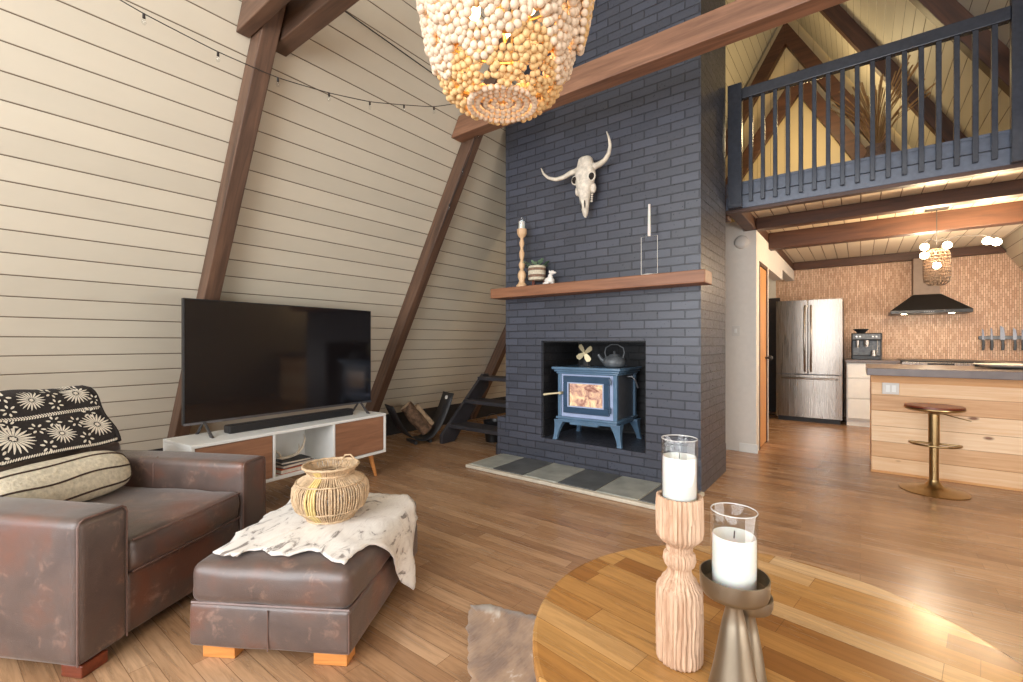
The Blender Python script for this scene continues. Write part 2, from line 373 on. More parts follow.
def rbox(bm, a, b, r=0.02, n=6, bulge=(0, 0, 0), wr=0.0, seed=0):
    c = [(a[i]+b[i])/2 for i in range(3)]; h = [(b[i]-a[i])/2 for i in range(3)]; r = min(r, min(h)*0.98)
    def cs(hh):
        e = [-hh, -hh+r*0.3, -hh+r*0.65, -hh+r]; m = [(-hh+r)+(2*(hh-r))*k/n for k in range(1, n)]
        return e+m+[-x for x in e[::-1]]
    X = [cs(x) for x in h]; N = [len(x)-1 for x in X]; idx = {}
    def vert(i, j, k):
        key = (i, j, k)
        if key in idx: return idx[key]
        p = Vector((X[0][i], X[1][j], X[2][k]))
        q = Vector([max(-(h[t]-r), min(h[t]-r, p[t])) for t in range(3)]); d = p-q
        if d.length > 1e-9: p = q+d.normalized()*r
        s = [1-(p[t]/h[t])**2 for t in range(3)]
        for t in range(3):
            if bulge[t]:
                o = [s[u] for u in range(3) if u != t]
                p[t] += bulge[t]*max(0, o[0])**0.7*max(0, o[1])**0.7*(p[t]/h[t])
        if wr:
            nn = noise.noise(Vector((p.x*9+seed, p.y*9, p.z*9)))+0.6*noise.noise(Vector((p.x*22+seed, p.y*22, p.z*22)))
            p += d.normalized()*nn*wr if d.length > 1e-9 else Vector()
        idx[key] = bm.verts.new(p+Vector(c)); return idx[key]
    def quad(*q):
        bm.faces.new([vert(*x) for x in q])
    for i in range(N[0]):
        for j in range(N[1]):
            quad((i, j, 0), (i, j+1, 0), (i+1, j+1, 0), (i+1, j, 0)); quad((i, j, N[2]), (i+1, j, N[2]), (i+1, j+1, N[2]), (i, j+1, N[2]))
    for i in range(N[0]):
        for k in range(N[2]):
            quad((i, 0, k), (i+1, 0, k), (i+1, 0, k+1), (i, 0, k+1)); quad((i, N[1], k), (i, N[1], k+1), (i+1, N[1], k+1), (i+1, N[1], k))
    for j in range(N[1]):
        for k in range(N[2]):
            quad((0, j, k), (0, j, k+1), (0, j+1, k+1), (0, j+1, k)); quad((N[0], j, k), (N[0], j+1, k), (N[0], j+1, k+1), (N[0], j, k+1))
def obj(name, bm, mat, parent=None, smooth=False, bevel=0.0, mods=()):
    bmesh.ops.recalc_face_normals(bm, faces=bm.faces)
    me = bpy.data.meshes.new(name); bm.to_mesh(me); bm.free()
    me.materials.append(M[mat] if isinstance(mat, str) else mat)
    if smooth:
        for p in me.polygons: p.use_smooth = True
        me.set_sharp_from_angle(angle=rad(48))
    o = bpy.data.objects.new(name, me); COL.objects.link(o)
    if parent: o.parent = parent
    if bevel:
        b = o.modifiers.new('bevel', 'BEVEL'); b.width = bevel; b.segments = 2; b.limit_method = 'ANGLE'; b.angle_limit = rad(40)
    for k in mods:
        if k[0] == 'SUB': x = o.modifiers.new('s', 'SUBSURF'); x.levels = x.render_levels = k[1]
        if k[0] == 'SOLID': x = o.modifiers.new('t', 'SOLIDIFY'); x.thickness = k[1]; x.offset = k[2] if len(k) > 2 else 0
        if k[0] == 'REMESH': x = o.modifiers.new('r', 'REMESH'); x.mode = 'VOXEL'; x.voxel_size = k[1]; x.use_smooth_shade = True
        if k[0] == 'SMOOTH': x = o.modifiers.new('m', 'SMOOTH'); x.iterations = k[1]; x.factor = 0.6
    return o
def thing(name, label, cat, loc=(0, 0, 0), rotz=0, group=None):
    o = bpy.data.objects.new(name, None); COL.objects.link(o); o.empty_display_size = 0.05
    o.location = loc; o.rotation_euler = (0, 0, rotz); return tag(o, label, cat, group)
def tag(o, label, cat, group=None):
    o['label'] = label; o['category'] = cat
    if group: o['group'] = group
    return o
def struct(name, bm, mat, **kw):
    o = obj(name, bm, mat, **kw)
    if not kw.get('parent'): o['kind'] = 'structure'
    return o
def bx(a, b):
    bm = B(); box(bm, a, b); return bm
def dup(root, loc=None, rotz=None, label=None):
    r = root.copy(); COL.objects.link(r)
    if loc is not None: r.location = loc
    if rotz is not None: r.rotation_euler = (0, 0, rotz)
    if label: r['label'] = label
    for ch in list(root.children):
        c = ch.copy(); COL.objects.link(c); c.parent = r
        for q in list(ch.children):
            d = q.copy(); COL.objects.link(d); d.parent = c
    return r

# ------------------------------------------------------------ room shell
SL = 1.732; XL, XR, XC = -4.80, 2.88, -0.96; ZA = SL*(XC-XL); YF, YB = -2.6, 8.75
def xl(z): return XL+z/SL
def xr(z): return XR-z/SL
struct('floor', bx((-4.9, YF-0.1, -0.12), (3.0, YB+0.3, 0)), 'floor')
# sloping walls as thick boards, lower edge resting on the knee walls
bm = B(); prism(bm, [(xl(0.27), 0.27), (XC, ZA), (XC, ZA+0.3), (xl(0.27)-0.17, 0.27)], YF, YB); struct('wall_left', bm, 'boards_left')
bm = B(); prism(bm, [(xr(0.0), 0.0), (XC, ZA), (XC, ZA+0.3), (xr(0.0)+0.17, 0.0)], YF, YB); struct('wall_right', bm, 'boards_left')
struct('baseboard_left', bx((-4.80, YF, 0), (-4.655, YB, 0.275)), 'blackmatte')
# rear gable wall: mosaic below the loft, warm boards above
struct('wall_back', bx((-1.12, YB, 0), (2.95, YB+0.12, 2.45)), 'mosaic')
bm = B(); prism(bm, [(xl(2.45)-0.1, 2.45), (xr(2.45)+0.1, 2.45), (XC, ZA+0.1)], YB, YB+0.12); struct('wall_gable', bm, 'gable')
struct('wall_passage', bx((-4.8, YB, 0), (-1.12, YB+0.12, 2.45)), 'plaster')
# hall wall, bath box front and header over the passage
bm = B(); box(bm, (-2.9, 5.33, 0), (-0.86, 5.45, 2.33)); box(bm, (-2.9, 5.34, 2.33), (-0.985, 5.45, 2.449)); box(bm, (-0.98, 5.45, 0), (-0.86, 5.50, 2.33)); box(bm, (-0.98, 5.50, 2.03), (-0.86, 7.35, 2.33)); box(bm, (-0.98, 7.35, 2.17), (-0.86, YB, 2.33)); box(bm, (-0.98, 6.02, 0), (-0.86, 6.12, 2.03))
struct('wall_hall', bm, 'plaster')
struct('baseboard_hall', bx((-1.02, 5.315, 0), (-0.845, 5.33, 0.09)), 'white')
# door 1: pine door in a dark frame set in the hall wall
d = bpy.data.objects.new('door_1', None); COL.objects.link(d); d['kind'] = 'structure'
bm = B(); box(bm, (-0.99, 5.50, 0), (-0.853, 5.525, 2.03)); box(bm, (-0.99, 5.995, 0), (-0.853, 6.02, 2.03)); box(bm, (-0.99, 5.525, 1.99), (-0.853, 5.995, 2.03)); obj('door_frame', bm, 'beam2', d, bevel=0.004)
bm = B(); box(bm, (-0.91, 5.53, 0.01), (-0.865, 5.99, 1.985)); obj('door_panel', bm, 'doorwood', d, bevel=0.003)
bm = B(); cyl(bm, (-0.865, 5.94, 0.98), (-0.83, 5.94, 0.98), 0.012); ball(bm, (-0.815, 5.94, 0.98), 0.028); obj('door_knob', bm, 'blackmatte', d, smooth=True)
# passage behind: dark door
bm = B(); box(bm, (-2.1, YB-0.03, 0), (-1.06, YB-0.001, 1.90)); struct('door_2', bm, 'darkroom', bevel=0.004)
# loft deck = kitchen ceiling
struct('ceiling', bx((-0.955, 4.54, 2.45), (1.42, YB, 2.578)), 'boards_ceiling')
bm = B(); box(bm, (-0.976, 4.50, 2.358), (1.44, 4.54, 2.472)); box(bm, (-0.976, 4.512, 2.480), (1.37, 4.54, 2.578)); struct('trim_1', bm, 'rail_sheen', bevel=0.004)
struct('trim_2', bx((-0.976, 4.505, 2.33), (1.44, 4.575, 2.358)), 'beam2')
struct('trim_3', bx((-0.976, 4.512, 2.578), (1.33, 4.60, 2.60)), 'rail_sheen')
# front gable behind the camera: wood mullions around glass openings
bm = B()
for x in (-4.3, -2.6, -0.99, 0.6, 2.3):
    zt = min((x-XL)*SL, (XR-x)*SL, 5.5); box(bm, (x-0.06, YF-0.1, 0), (x+0.06, YF, max(0.3, zt)))
for z in (0.0, 0.42, 2.3, 4.2): box(bm, (xl(z)+0.02, YF-0.1, z), (xr(z)-0.02, YF, z+0.12))
struct('window_1', bm, 'winframe')
bm = B(); prism(bm, [(xl(0)+0.02, 0), (xr(0)-0.02, 0), (XC, ZA)], YF-0.07, YF-0.06); struct('window_2', bm, 'glass')

# ------------------------------------------------------------ timber
def beam_obj(name, length, y0, y1, z0, z1, mat, loc, ry, label, group=None):
    o = obj(name, bx((0, y0, z0), (length, y1, z1)), mat, bevel=0.006); o.location = loc; o.rotation_euler = (0, ry, 0)
    return tag(o, label, 'beam', group)
LEN = ZA/math.sin(rad(60))-0.1
for y, lab in ((1.275, 'dark brown timber rafter leaning on the board wall directly behind the television'),
               (3.17, 'brown timber rafter rising behind the right end of the television to the long cross beam'),
               (5.07, 'dark brown timber rafter in the corner behind the black steps, left of the brick chimney')):
    beam_obj('rafter', LEN, 0, 0.105, -0.14, 0.0, 'beam', (XL, y, 0), rad(-60), lab, 'rafters on the left sloping wall')
for y, lab in ((5.10, 'reddish brown rafter crossing the upper right corner above the loft railing'),
               (6.95, 'reddish brown rafter on the loft slope, behind the middle of the railing')):
    beam_obj('rafter', LEN-2.73/math.sin(rad(60)), 0, 0.12, 0.0, 0.15, 'beam2', (xr(2.73), y, 2.73), rad(-120), lab, 'rafters on the right sloping wall')
# front tie beam pair and long tie beam
def tie(x0, x1, y0, y1, z0, z1, mat, lab, grp=None, cut=True):
    bm = B(); prism(bm, [(xl(z0)+0.005 if cut else x0, z0), (x1, z0), (x1-(z1-z0)/SL, z1), (xl(z1)+0.005 if cut else x0, z1)], y0, y1)
    return tag(obj('cross_beam', bm, mat, bevel=0.006), lab, 'beam', grp)
tie(0, xr(3.06)-0.01, 3.03, 3.168, 3.06, 3.235, 'tie', 'long light brown cross beam passing in front of the brick chimney')
tie(0, -1.9, 1.19, 1.268, 3.05, 3.25, 'beam', 'short brown cross beam at the top left, on the near side of the first rafter')
tie(0, -1.9, 1.392, 1.50, 3.05, 3.25, 'beam', 'short brown cross beam at the top left, on the far side of the first rafter')
# kitchen joists
for (y0, y1, z0, lab) in ((5.31, 5.43, 2.33, 'kitchen ceiling joist nearest the loft railing'), (6.13, 6.27, 2.26, 'middle kitchen ceiling joist, glowing beside the pendant lights'), (8.62, 8.74, 2.335, 'rear kitchen ceiling joist against the stone mosaic wall')):
    bm = B(); x1 = xr(z0)-0.02; prism(bm, [(-0.86, z0), (x1, z0), (xr(2.449)-0.02, 2.449), (-0.86, 2.449)], y0, y1)
    tag(obj('ceiling_joist', bm, 'beam2', bevel=0.005), lab, 'beam', 'kitchen ceiling joists')
tag(obj('header_beam', bx((-0.97, 4.58, 2.335), (-0.862, YB-0.01, 2.449)), 'beam2', bevel=0.005), 'brown header beam running along the top of the white hall wall', 'beam')
tag(obj('support_beam', bx((-1.35, 4.58, 2.30), (-0.975, 4.72, 2.449)), 'beam2', bevel=0.005), 'short brown beam end between brick chimney and white hall wall', 'beam')
# gable rafters
def gable_half(name, side, apx, apz, D, m, y0, y1, lab, zb=2.60):
    s_ = 1 if side > 0 else -1; bm = B()
    pts = [(apx+s_*(apz-zb)/m, zb), (apx, apz), (apx, apz-D), (apx+s_*(apz-D-zb)/m, zb)]
    prism(bm, pts, y0, y1); return tag(obj(name, bm, 'beam2', bevel=0.005), lab, 'beam')
gable_half('gable_rafter', -1, XC-0.01, 6.40, 0.37, SL, 8.60, 8.74, 'left dark rafter of the far gable seen through the loft railing')
gable_half('gable_rafter', 1, XC-0.01, 6.40, 0.37, SL, 8.60, 8.74, 'right dark rafter of the far gable seen through the loft railing')
gable_half('gable_brace', -1, -0.78, 5.50, 0.40, 1.42, 8.50, 8.595, 'left brace of the inner dark frame on the loft gable wall')
gable_half('gable_brace', 1, -0.78, 5.50, 0.40, 1.75, 8.50, 8.595, 'right brace of the inner dark frame on the loft gable wall')
tag(obj('loft_rail_board', bx((-1.9, 8.44, 3.52), (0.4, 8.49, 3.62)), 'beam2', bevel=0.004), 'dark horizontal board low on the loft gable wall', 'beam')

# ------------------------------------------------------------ chimney
ch = thing('brick_chimney', 'tall navy black painted brick chimney with a stove opening', 'chimney', (0, 0, 0))
CX0, CX1, CY0, CY1 = -2.84, -0.96, 3.62, 4.42
OX0, OX1, OZ0, OZ1 = -2.41, -1.388, 0.25, 1.17
bm = B(); box(bm, (CX0, CY0, OZ0), (OX0, CY1, OZ1)); box(bm, (OX1, CY0, OZ0), (CX1, CY1, OZ1)); box(bm, (CX0, CY0, OZ1), (CX1, CY1, 6.2)); box(bm, (-2.945, CY0-0.004, 0), (CX1+0.004, CY1, OZ0)); box(bm, (-2.945, CY0-0.004, OZ0), (CX0-0.0005, CY1, 0.40))
box(bm, (OX0, CY1-0.08, OZ0), (OX1, CY1, OZ1)); obj('brickwork', bm, 'brick', ch)
bm = B(); e = 0.004
box(bm, (OX0, CY1-0.10, OZ0+0.002), (OX1, CY1-0.085, OZ1)); box(bm, (OX0+0.0005, CY0+0.02, OZ0+0.002), (OX0+0.012, CY1-0.1, OZ1-0.001)); box(bm, (OX1-0.012, CY0+0.02, OZ0+0.002), (OX1-0.0005, CY1-0.1, OZ1-0.001)); box(bm, (OX0, CY0+0.02, OZ1-0.012), (OX1, CY1-0.1, OZ1-0.0005))
obj('firebox_lining', bm, 'firebrick', ch)
sl = obj('mantel_shelf', bx((-2.885, 3.43, 1.585), (-0.88, CY0-0.0005, 1.68)), 'mantel', bevel=0.006); tag(sl, 'reddish brown wooden mantel shelf across the brick chimney', 'shelf')
he = thing('hearth_slab', 'low floor hearth of alternating grey slate tiles before the chimney', 'hearth')
obj('edging', bx((-2.90, 3.09, 0), (-0.93, 3.613, 0.028)), 'grout', he, bevel=0.006)
xs = [-2.87, -2.60, -2.27, -1.93, -1.59, -1.25, -0.945]
for i in range(6):
    o = obj('slate_tile', bx((xs[i]+0.006, 3.125, 0.027), (xs[i+1]-0.006, 3.607, 0.036)), 'slate1' if i % 2 == 0 else 'slate2', he, bevel=0.003)
    o['label'] = ('light' if i % 2 == 0 else 'dark')+' grey slate tile'

# ------------------------------------------------------------ wood stove
st = thing('wood_stove', 'blue enamel wood stove with a lit fire in the chimney opening', 'stove', (-1.955, 3.67, 0.25), rad(2))
HW = 0.29; D = 0.46
bm = B(); rbox(bm, (-HW+0.02, 0.02, 0.20), (HW-0.02, D, 0.63), 0.02, 2); obj('body', bm, 'stoveside', st, smooth=True)
bm = B(); box(bm, (-HW+0.01, 0.0, 0.22), (HW-0.01, 0.024, 0.62)); obj('front_panel', bm, 'stovetrim', st, bevel=0.008)
for sx in (-1, 1):
    for y0, y1 in ((-0.012, 0.03), (D-0.03, D+0.01)):
        bm = B(); prism(bm, [(sx*HW, y0), (sx*(HW-0.035), y0), (sx*(HW-0.035), y1), (sx*HW, y1)], 0.18, 0.63, 2); obj('corner_post', bm, 'stove', st, bevel=0.006)
bm = B()
for i, (o_, z0, z1) in enumerate(((0.012, 0.615, 0.635), (0.028, 0.635, 0.655), (0.045, 0.655, 0.68))): rbox(bm, (-HW-o_, -0.01-o_, z0), (HW+o_, D+0.01+o_*0.6, z1), 0.008, 2)
obj('top_plate', bm, 'stove', st, smooth=True)
bm = B()
for o_, z0, z1 in ((0.012, 0.20, 0.222), (0.0, 0.17, 0.20)): rbox(bm, (-HW-o_, -0.02-o_, z0), (HW+o_, D+0.01+o_, z1), 0.008, 2)
obj('bottom_plate', bm, 'stove', st, smooth=True)
bm = B(); box(bm, (-0.16, -0.03, 0.155), (0.12, 0.03, 0.185)); obj('ash_lip', bm, 'stove', st, bevel=0.006)
dr = B()
for a, b_ in (((-0.225, -0.03, 0.26), (0.225, 0.004, 0.325)), ((-0.225, -0.03, 0.535), (0.225, 0.004, 0.60)), ((-0.225, -0.03, 0.325), (-0.168, 0.004, 0.535)), ((0.168, -0.03, 0.325), (0.225, 0.004, 0.535))): box(dr, a, b_)
dd = obj('door', dr, 'stovedark', st, bevel=0.005)
bm = B()
for a, b_ in (((-0.172, -0.034, 0.318), (0.172, -0.028, 0.328)), ((-0.172, -0.034, 0.532), (0.172, -0.028, 0.542)), ((-0.178, -0.034, 0.318), (-0.168, -0.028, 0.542)), ((0.168, -0.034, 0.318), (0.178, -0.028, 0.542))): box(bm, a, b_)
obj('glass_trim', bm, 'stovetrim', dd)
obj('door_glass', bx((-0.17, -0.022, 0.322), (0.17, -0.018, 0.538)), 'glass', dd)
bm = B(); box(bm, (-0.168, -0.004, 0.325), (0.168, -0.001, 0.535)); obj('fire', bm, 'fire', st)
for z in (0.31, 0.56):
    bm = B(); cyl(bm, (0.236, -0.032, z-0.022), (0.236, -0.032, z+0.022), 0.012, seg=10); cyl(bm, (0.236, -0.032, z+0.022), (0.236, -0.032, z+0.034), 0.007, seg=10); obj('hinge', bm, 'stovedark', st, smooth=True)
bm = B(); cyl(bm, (-0.245, -0.01, 0.44), (-0.245, -0.06, 0.44), 0.014, seg=12); tube(bm, [(-0.245, -0.05, 0.44), (-0.30, -0.07, 0.435), (-0.39, -0.10, 0.42)], [0.009, 0.009, 0.012], 10); obj('door_handle', bm, 'brasslight', st, smooth=True)
bm = B(); tube(bm, [(HW+0.01, 0.20, 0.60), (HW+0.06, 0.20, 0.60), (HW+0.085, 0.22, 0.56), (HW+0.10, 0.23, 0.50)], 0.008, 8); obj('damper_handle', bm, 'greymetal', st, smooth=True)
for sx in (-1, 1):
    for y0, sy in ((0.02, -1), (D-0.02, 1)):
        bm = B(); x0 = sx*(HW-0.01)
        pr = [(x0, y0, 0.19, 0.045), (x0, y0, 0.165, 0.042), (x0+sx*0.012, y0+sy*0.01, 0.12, 0.030), (x0+sx*0.026, y0+sy*0.02, 0.06, 0.021), (x0+sx*0.034, y0+sy*0.026, 0.02, 0.019), (x0+sx*0.038, y0+sy*0.03, 0.0, 0.022)]
        prev = None
        for (a, b_, z, w) in pr:
            q = [bm.verts.new((a+i*w, b_+j*w, z)) for i, j in ((-1, -1), (1, -1), (1, 1), (-1, 1))]
            if prev:
                for k in range(4): bm.faces.new((prev[k], prev[(k+1) % 4], q[(k+1) % 4], q[k]))
            else: bm.faces.new(q)
            prev = q
        bm.faces.new(prev[::-1]); obj('leg', bm, 'stove', st, bevel=0.004)
# fan and kettle stand on the stove
fa = thing('stove_fan', 'small heat powered stove fan with pale blades beside the kettle', 'fan', (-2.06, 3.86, 0.931))
bm = B(); box(bm, (-0.05, -0.02, 0), (0.05, 0.03, 0.012)); box(bm, (-0.025, -0.006, 0.012), (0.025, 0.016, 0.075)); obj('base', bm, 'blackmatte', fa, bevel=0.003)
bm = B()
for k in range(5): box(bm, (-0.045+k*0.02, 0.0, 0.075), (-0.041+k*0.02, 0.03, 0.15))
obj('cooling_fins', bm, 'blackmatte', fa)
for k in range(4):
    bm = B(); a = rad(35+90*k); u = Vector((math.cos(a), 0, math.sin(a))); w = Vector((-math.sin(a), 0.35, math.cos(a)))
    vs = [bm.verts.new(Vector((0, -0.035, 0.125))+u*p+w*q) for p, q in ((0.012, -0.012), (0.05, -0.026), (0.085, -0.024), (0.095, 0), (0.085, 0.022), (0.05, 0.022), (0.012, 0.012))]
    bm.faces.new(vs); obj('blade', bm, 'brasslight', fa, mods=(('SOLID', 0.003),))
bm = B(); cyl(bm, (0, -0.045, 0.125), (0, 0.0, 0.125), 0.012); obj('hub', bm, 'brasslight', fa, smooth=True)
ke = thing('kettle', 'grey cast iron kettle standing on the stove top', 'kettle', (-1.765, 3.84, 0.931))
bm = B(); lathe(bm, [(0.06, 0), (0.085, 0.006), (0.105, 0.035), (0.105, 0.055), (0.09, 0.082), (0.06, 0.10), (0.045, 0.105)], 28); obj('body', bm, 'iron', ke, smooth=True)
bm = B(); lathe(bm, [(0.05, 0.104), (0.045, 0.112), (0.015, 0.12), (0.006, 0.124), (0.012, 0.136), (0.008, 0.144), (0.001, 0.146)], 20); obj('lid', bm, 'iron', ke, smooth=True)
bm = B(); tube(bm, [(-0.085, -0.01, 0.045), (-0.12, -0.015, 0.07), (-0.14, -0.02, 0.10), (-0.148, -0.02, 0.112)], [0.022, 0.017, 0.012, 0.011], 10); obj('spout', bm, 'iron', ke, smooth=True)
bm = B(); tube(bm, [(-0.08, 0, 0.085), (-0.095, 0, 0.13), (-0.085, 0, 0.175), (-0.03, 0, 0.205), (0.03, 0, 0.205), (0.085, 0, 0.175), (0.095, 0, 0.13), (0.08, 0, 0.085)], 0.005, 8); obj('handle', bm, 'iron', ke, smooth=True)

# ------------------------------------------------------------ skull
sk = thing('steer_skull', 'bleached horned steer skull hanging on the brick chimney', 'skull', (-1.885, 3.545, 2.475), 0); sk.scale = (0.86, 0.86, 0.86)
secs = [(0.325, 0.050, 0.040, -0.03), (0.305, 0.072, 0.062, -0.03), (0.24, 0.088, 0.068, -0.03), (0.20, 0.098, 0.068, -0.035), (0.15, 0.106, 0.068, -0.04), (0.10, 0.106, 0.068, -0.045), (0.05, 0.094, 0.066, -0.05), (0.0, 0.074, 0.062, -0.05), (-0.05, 0.060, 0.056, -0.05), (-0.10, 0.050, 0.05, -0.05), (-0.16, 0.041, 0.042, -0.045), (-0.21, 0.033, 0.034, -0.04), (-0.26, 0.020, 0.022, -0.035), (-0.28, 0.008, 0.010, -0.03)]
bm = B(); rings = []
for (z, a, b_, y) in secs:
    ring = []
    for k in range(24):
        t = 2*PI*k/24; rr = 1+0.06*noise.noise(Vector((math.cos(t)*2, math.sin(t)*2, z*14)))
        cx, sy = math.cos(t), math.sin(t)
        # flat forehead, ridge on the nose
        px = a*math.copysign(abs(cx)**0.8, cx)*rr; py = y+b_*math.copysign(abs(sy)**0.9, sy)*rr
        ring.append(bm.verts.new((px, py, z)))
    rings.append(ring)
for a, b_ in zip(rings, rings[1:]):
    for k in range(24): bm.faces.new((a[k], a[(k+1) % 24], b_[(k+1) % 24], b_[k]))
bm.faces.new(rings[0]); bm.faces.new(rings[-1][::-1])
for sx in (-1, 1):
    ball(bm, (sx*0.09, -0.02, 0.215), (0.05, 0.04, 0.035)); ball(bm, (sx*0.085, -0.03, -0.0), (0.03, 0.035, 0.055))
    pts = [(sx*(0.092+0.033*math.cos(t)), -0.075-0.012*math.cos(t)*sx*0, 0.100+0.039*math.sin(t)) for t in [2*PI*k/14 for k in range(15)]]
    tube(bm, pts, 0.010, 6, caps=False)
for k in range(5): ball(bm, (0.075-0.002*k, -0.03, -0.04-0.022*k), (0.014, 0.016, 0.011), 1)
skm = obj('cranium', bm, 'bone', sk, smooth=True)
for sx in (-1, 1):
    bm = B(); ball(bm, (sx*0.092, -0.080, 0.100), (0.034, 0.026, 0.038)); obj('eye_socket', bm, 'socket', sk, smooth=True)
    bm = B(); ball(bm, (sx*0.020, -0.083, -0.15), (0.007, 0.010, 0.055)); obj('nasal_slit', bm, 'socket', sk, smooth=True)
    if sx < 0: pts = [(-0.09, -0.02, 0.215), (-0.17, -0.03, 0.205), (-0.24, -0.05, 0.17), (-0.32, -0.08, 0.155), (-0.40, -0.10, 0.185), (-0.455, -0.11, 0.24), (-0.485, -0.11, 0.31)]
    else: pts = [(0.09, -0.02, 0.215), (0.16, -0.03, 0.22), (0.22, -0.05, 0.235), (0.275, -0.08, 0.275), (0.30, -0.10, 0.34), (0.29, -0.11, 0.42), (0.265, -0.11, 0.485)]
    fine = []
    for i in range(len(pts)-1):
        for q in range(4): fine.append(Vector(pts[i]).lerp(Vector(pts[i+1]), q/4))
    fine.append(Vector(pts[-1])); n = len(fine)
    bm = B(); tube(bm, fine, [0.030*(1-i/(n-1))**0.7+0.003 for i in range(n)], 12); obj('horn', bm, 'horn', sk, smooth=True, mods=(('SMOOTH', 4),))

# ------------------------------------------------------------ mantel things (top of shelf z=1.68)
MZ = 1.68
def pillar_candle(parent, r, h, z0):
    bm = B(); lathe(bm, [(r*0.98, z0), (r, z0+0.004), (r, z0+h-0.006), (r*0.94, z0+h), (r*0.6, z0+h-0.003), (0.001, z0+h-0.004)], 28); return obj('candle', bm, 'wax', parent, smooth=True)
a = thing('turned_candlestick', 'tall turned wooden candlestick with a short candle at the left mantel end', 'candlestick', (-2.545, 3.49, MZ)); a.scale = (1.12, 1.12, 1.2)
bm = B(); prof = [(0.045, 0), (0.047, 0.012), (0.03, 0.03), (0.022, 0.05), (0.034, 0.075), (0.036, 0.1), (0.024, 0.125), (0.014, 0.135), (0.024, 0.16), (0.027, 0.18), (0.015, 0.205), (0.013, 0.215), (0.021, 0.24), (0.023, 0.27), (0.013, 0.295), (0.012, 0.305), (0.02, 0.33), (0.022, 0.35), (0.013, 0.375), (0.014, 0.385), (0.030, 0.40), (0.040, 0.42), (0.041, 0.455), (0.034, 0.456)]
lathe(bm, prof, 28); obj('stem', bm, 'turned', a, smooth=True); pillar_candle(a, 0.027, 0.06, 0.457)
bm = B(); lathe(bm, [(0.031, 0.457), (0.031, 0.545), (0.0295, 0.545), (0.0295, 0.458)], 24, close=True); obj('glass_shade', bm, 'glass', a, smooth=True)
po = thing('striped_planter', 'small striped basket planter with green leaves on the mantel', 'plant', (-2.395, 3.525, MZ)); po.scale = (1.12, 1.12, 1.12)
bm = B(); rr = [(0.058, 0.045), (0.070, 0.05), (0.074, 0.09), (0.074, 0.15), (0.070, 0.165), (0.062, 0.165), (0.060, 0.15), (0.001, 0.148)]; lathe(bm, rr, 28); obj('basket', bm, 'cream', po, smooth=True)
for z in (0.07, 0.125):
    bm = B(); lathe(bm, [(0.0745, z), (0.0765, z+0.004), (0.0765, z+0.018), (0.0745, z+0.022)], 28, close=False); obj('dark_band', bm, 'basketbrown', po, smooth=True)
for k in range(3):
    t = 2*PI*k/3+0.5; bm = B(); tube(bm, [(0.05*math.cos(t), 0.05*math.sin(t), 0.05), (0.066*math.cos(t), 0.066*math.sin(t), 0)], 0.005, 8); obj('leg', bm, 'darkleg', po, smooth=True)
for k in range(34):
    t = random.uniform(0, 2*PI); r0 = random.uniform(0.0, 0.06); el = random.uniform(0.1, 0.9)
    bm = B(); p0 = Vector((r0*math.cos(t), r0*math.sin(t), 0.15)); dr_ = Vector((math.cos(t), math.sin(t)*0.8, el)).normalized(); L = random.uniform(0.04, 0.085)
    p1 = p0+dr_*L*0.6+Vector((0, 0, 0.01)); c = p0+dr_*L; side = dr_.cross(Vector((0, 0, 1))).normalized()
    tube(bm, [p0, p1], 0.0012, 5); nn = side.cross(dr_)
    vs = [bm.verts.new(p1+dr_*(0.022*(1-math.cos(q)))+side*0.015*math.sin(q)+nn*0.004*math.cos(q)) for q in [2*PI*i/8 for i in range(8)]]; bm.faces.new(vs)
    obj('leaf', bm, 'leaf', po)
dg = B(); ball(dg, (0.012, 0, 0.03), (0.032, 0.02, 0.026)); ball(dg, (-0.002, 0, 0.05), (0.018, 0.017, 0.03), rot=Matrix.Rotation(0.3, 3, 'Y')); ball(dg, (0.045, 0, 0.012), (0.016, 0.006, 0.007)); ball(dg, (-0.014, 0, 0.085), (0.019, 0.014, 0.016)); ball(dg, (-0.034, 0, 0.082), (0.013, 0.008, 0.008)); ball(dg, (0.0, 0.013, 0.088), (0.006, 0.004, 0.013)); ball(dg, (0.0, -0.013, 0.088), (0.006, 0.004, 0.013))
for s in (-1, 1): ball(dg, (-0.02, s*0.012, 0.022), (0.007, 0.007, 0.024)); ball(dg, (-0.026, s*0.012, 0.005), (0.011, 0.008, 0.005)); ball(dg, (0.02, s*0.02, 0.012), (0.022, 0.009, 0.012))
o = obj('dog_figurine', dg, 'ceramic', mods=(('REMESH', 0.0025), ('SMOOTH', 3))); o.location = (-2.24, 3.51, MZ); o.rotation_euler = (0, 0, rad(188)); o.scale = (1.3, 1.3, 1.3); tag(o, 'small white sitting dog figurine right of the planter', 'figurine')
a = thing('taper_candle_holder', 'thin white wire stand holding one tall white taper candle on the mantel', 'candlestick', (-1.315, 3.50, MZ)); a.scale = (1, 1, 1.14)
bm = B()
lathe(bm, [(0.055, 0), (0.056, 0.004), (0.050, 0.008), (0.001, 0.009)], 28); obj('base', bm, 'ceramic', a, smooth=True)
bm = B(); w = 0.065
tube(bm, [(-w, 0, 0.01), (-w, 0, 0.27), (w, 0, 0.27), (w, 0, 0.01), (-w, 0, 0.01)], 0.0022, 6); cyl(bm, (0, 0, 0.27), (0, 0, 0.285), 0.012, seg=14); obj('wire_frame', bm, 'ceramic', a, smooth=True)
bm = B(); cyl(bm, (0, 0, 0.275), (0, 0, 0.49), 0.013, 0.009, 16); obj('candle', bm, 'wax', a, smooth=True)
bm = B(); cyl(bm, (0, 0, 0.485), (0, 0, 0.50), 0.0012, seg=6); obj('wick', bm, 'wick', a)

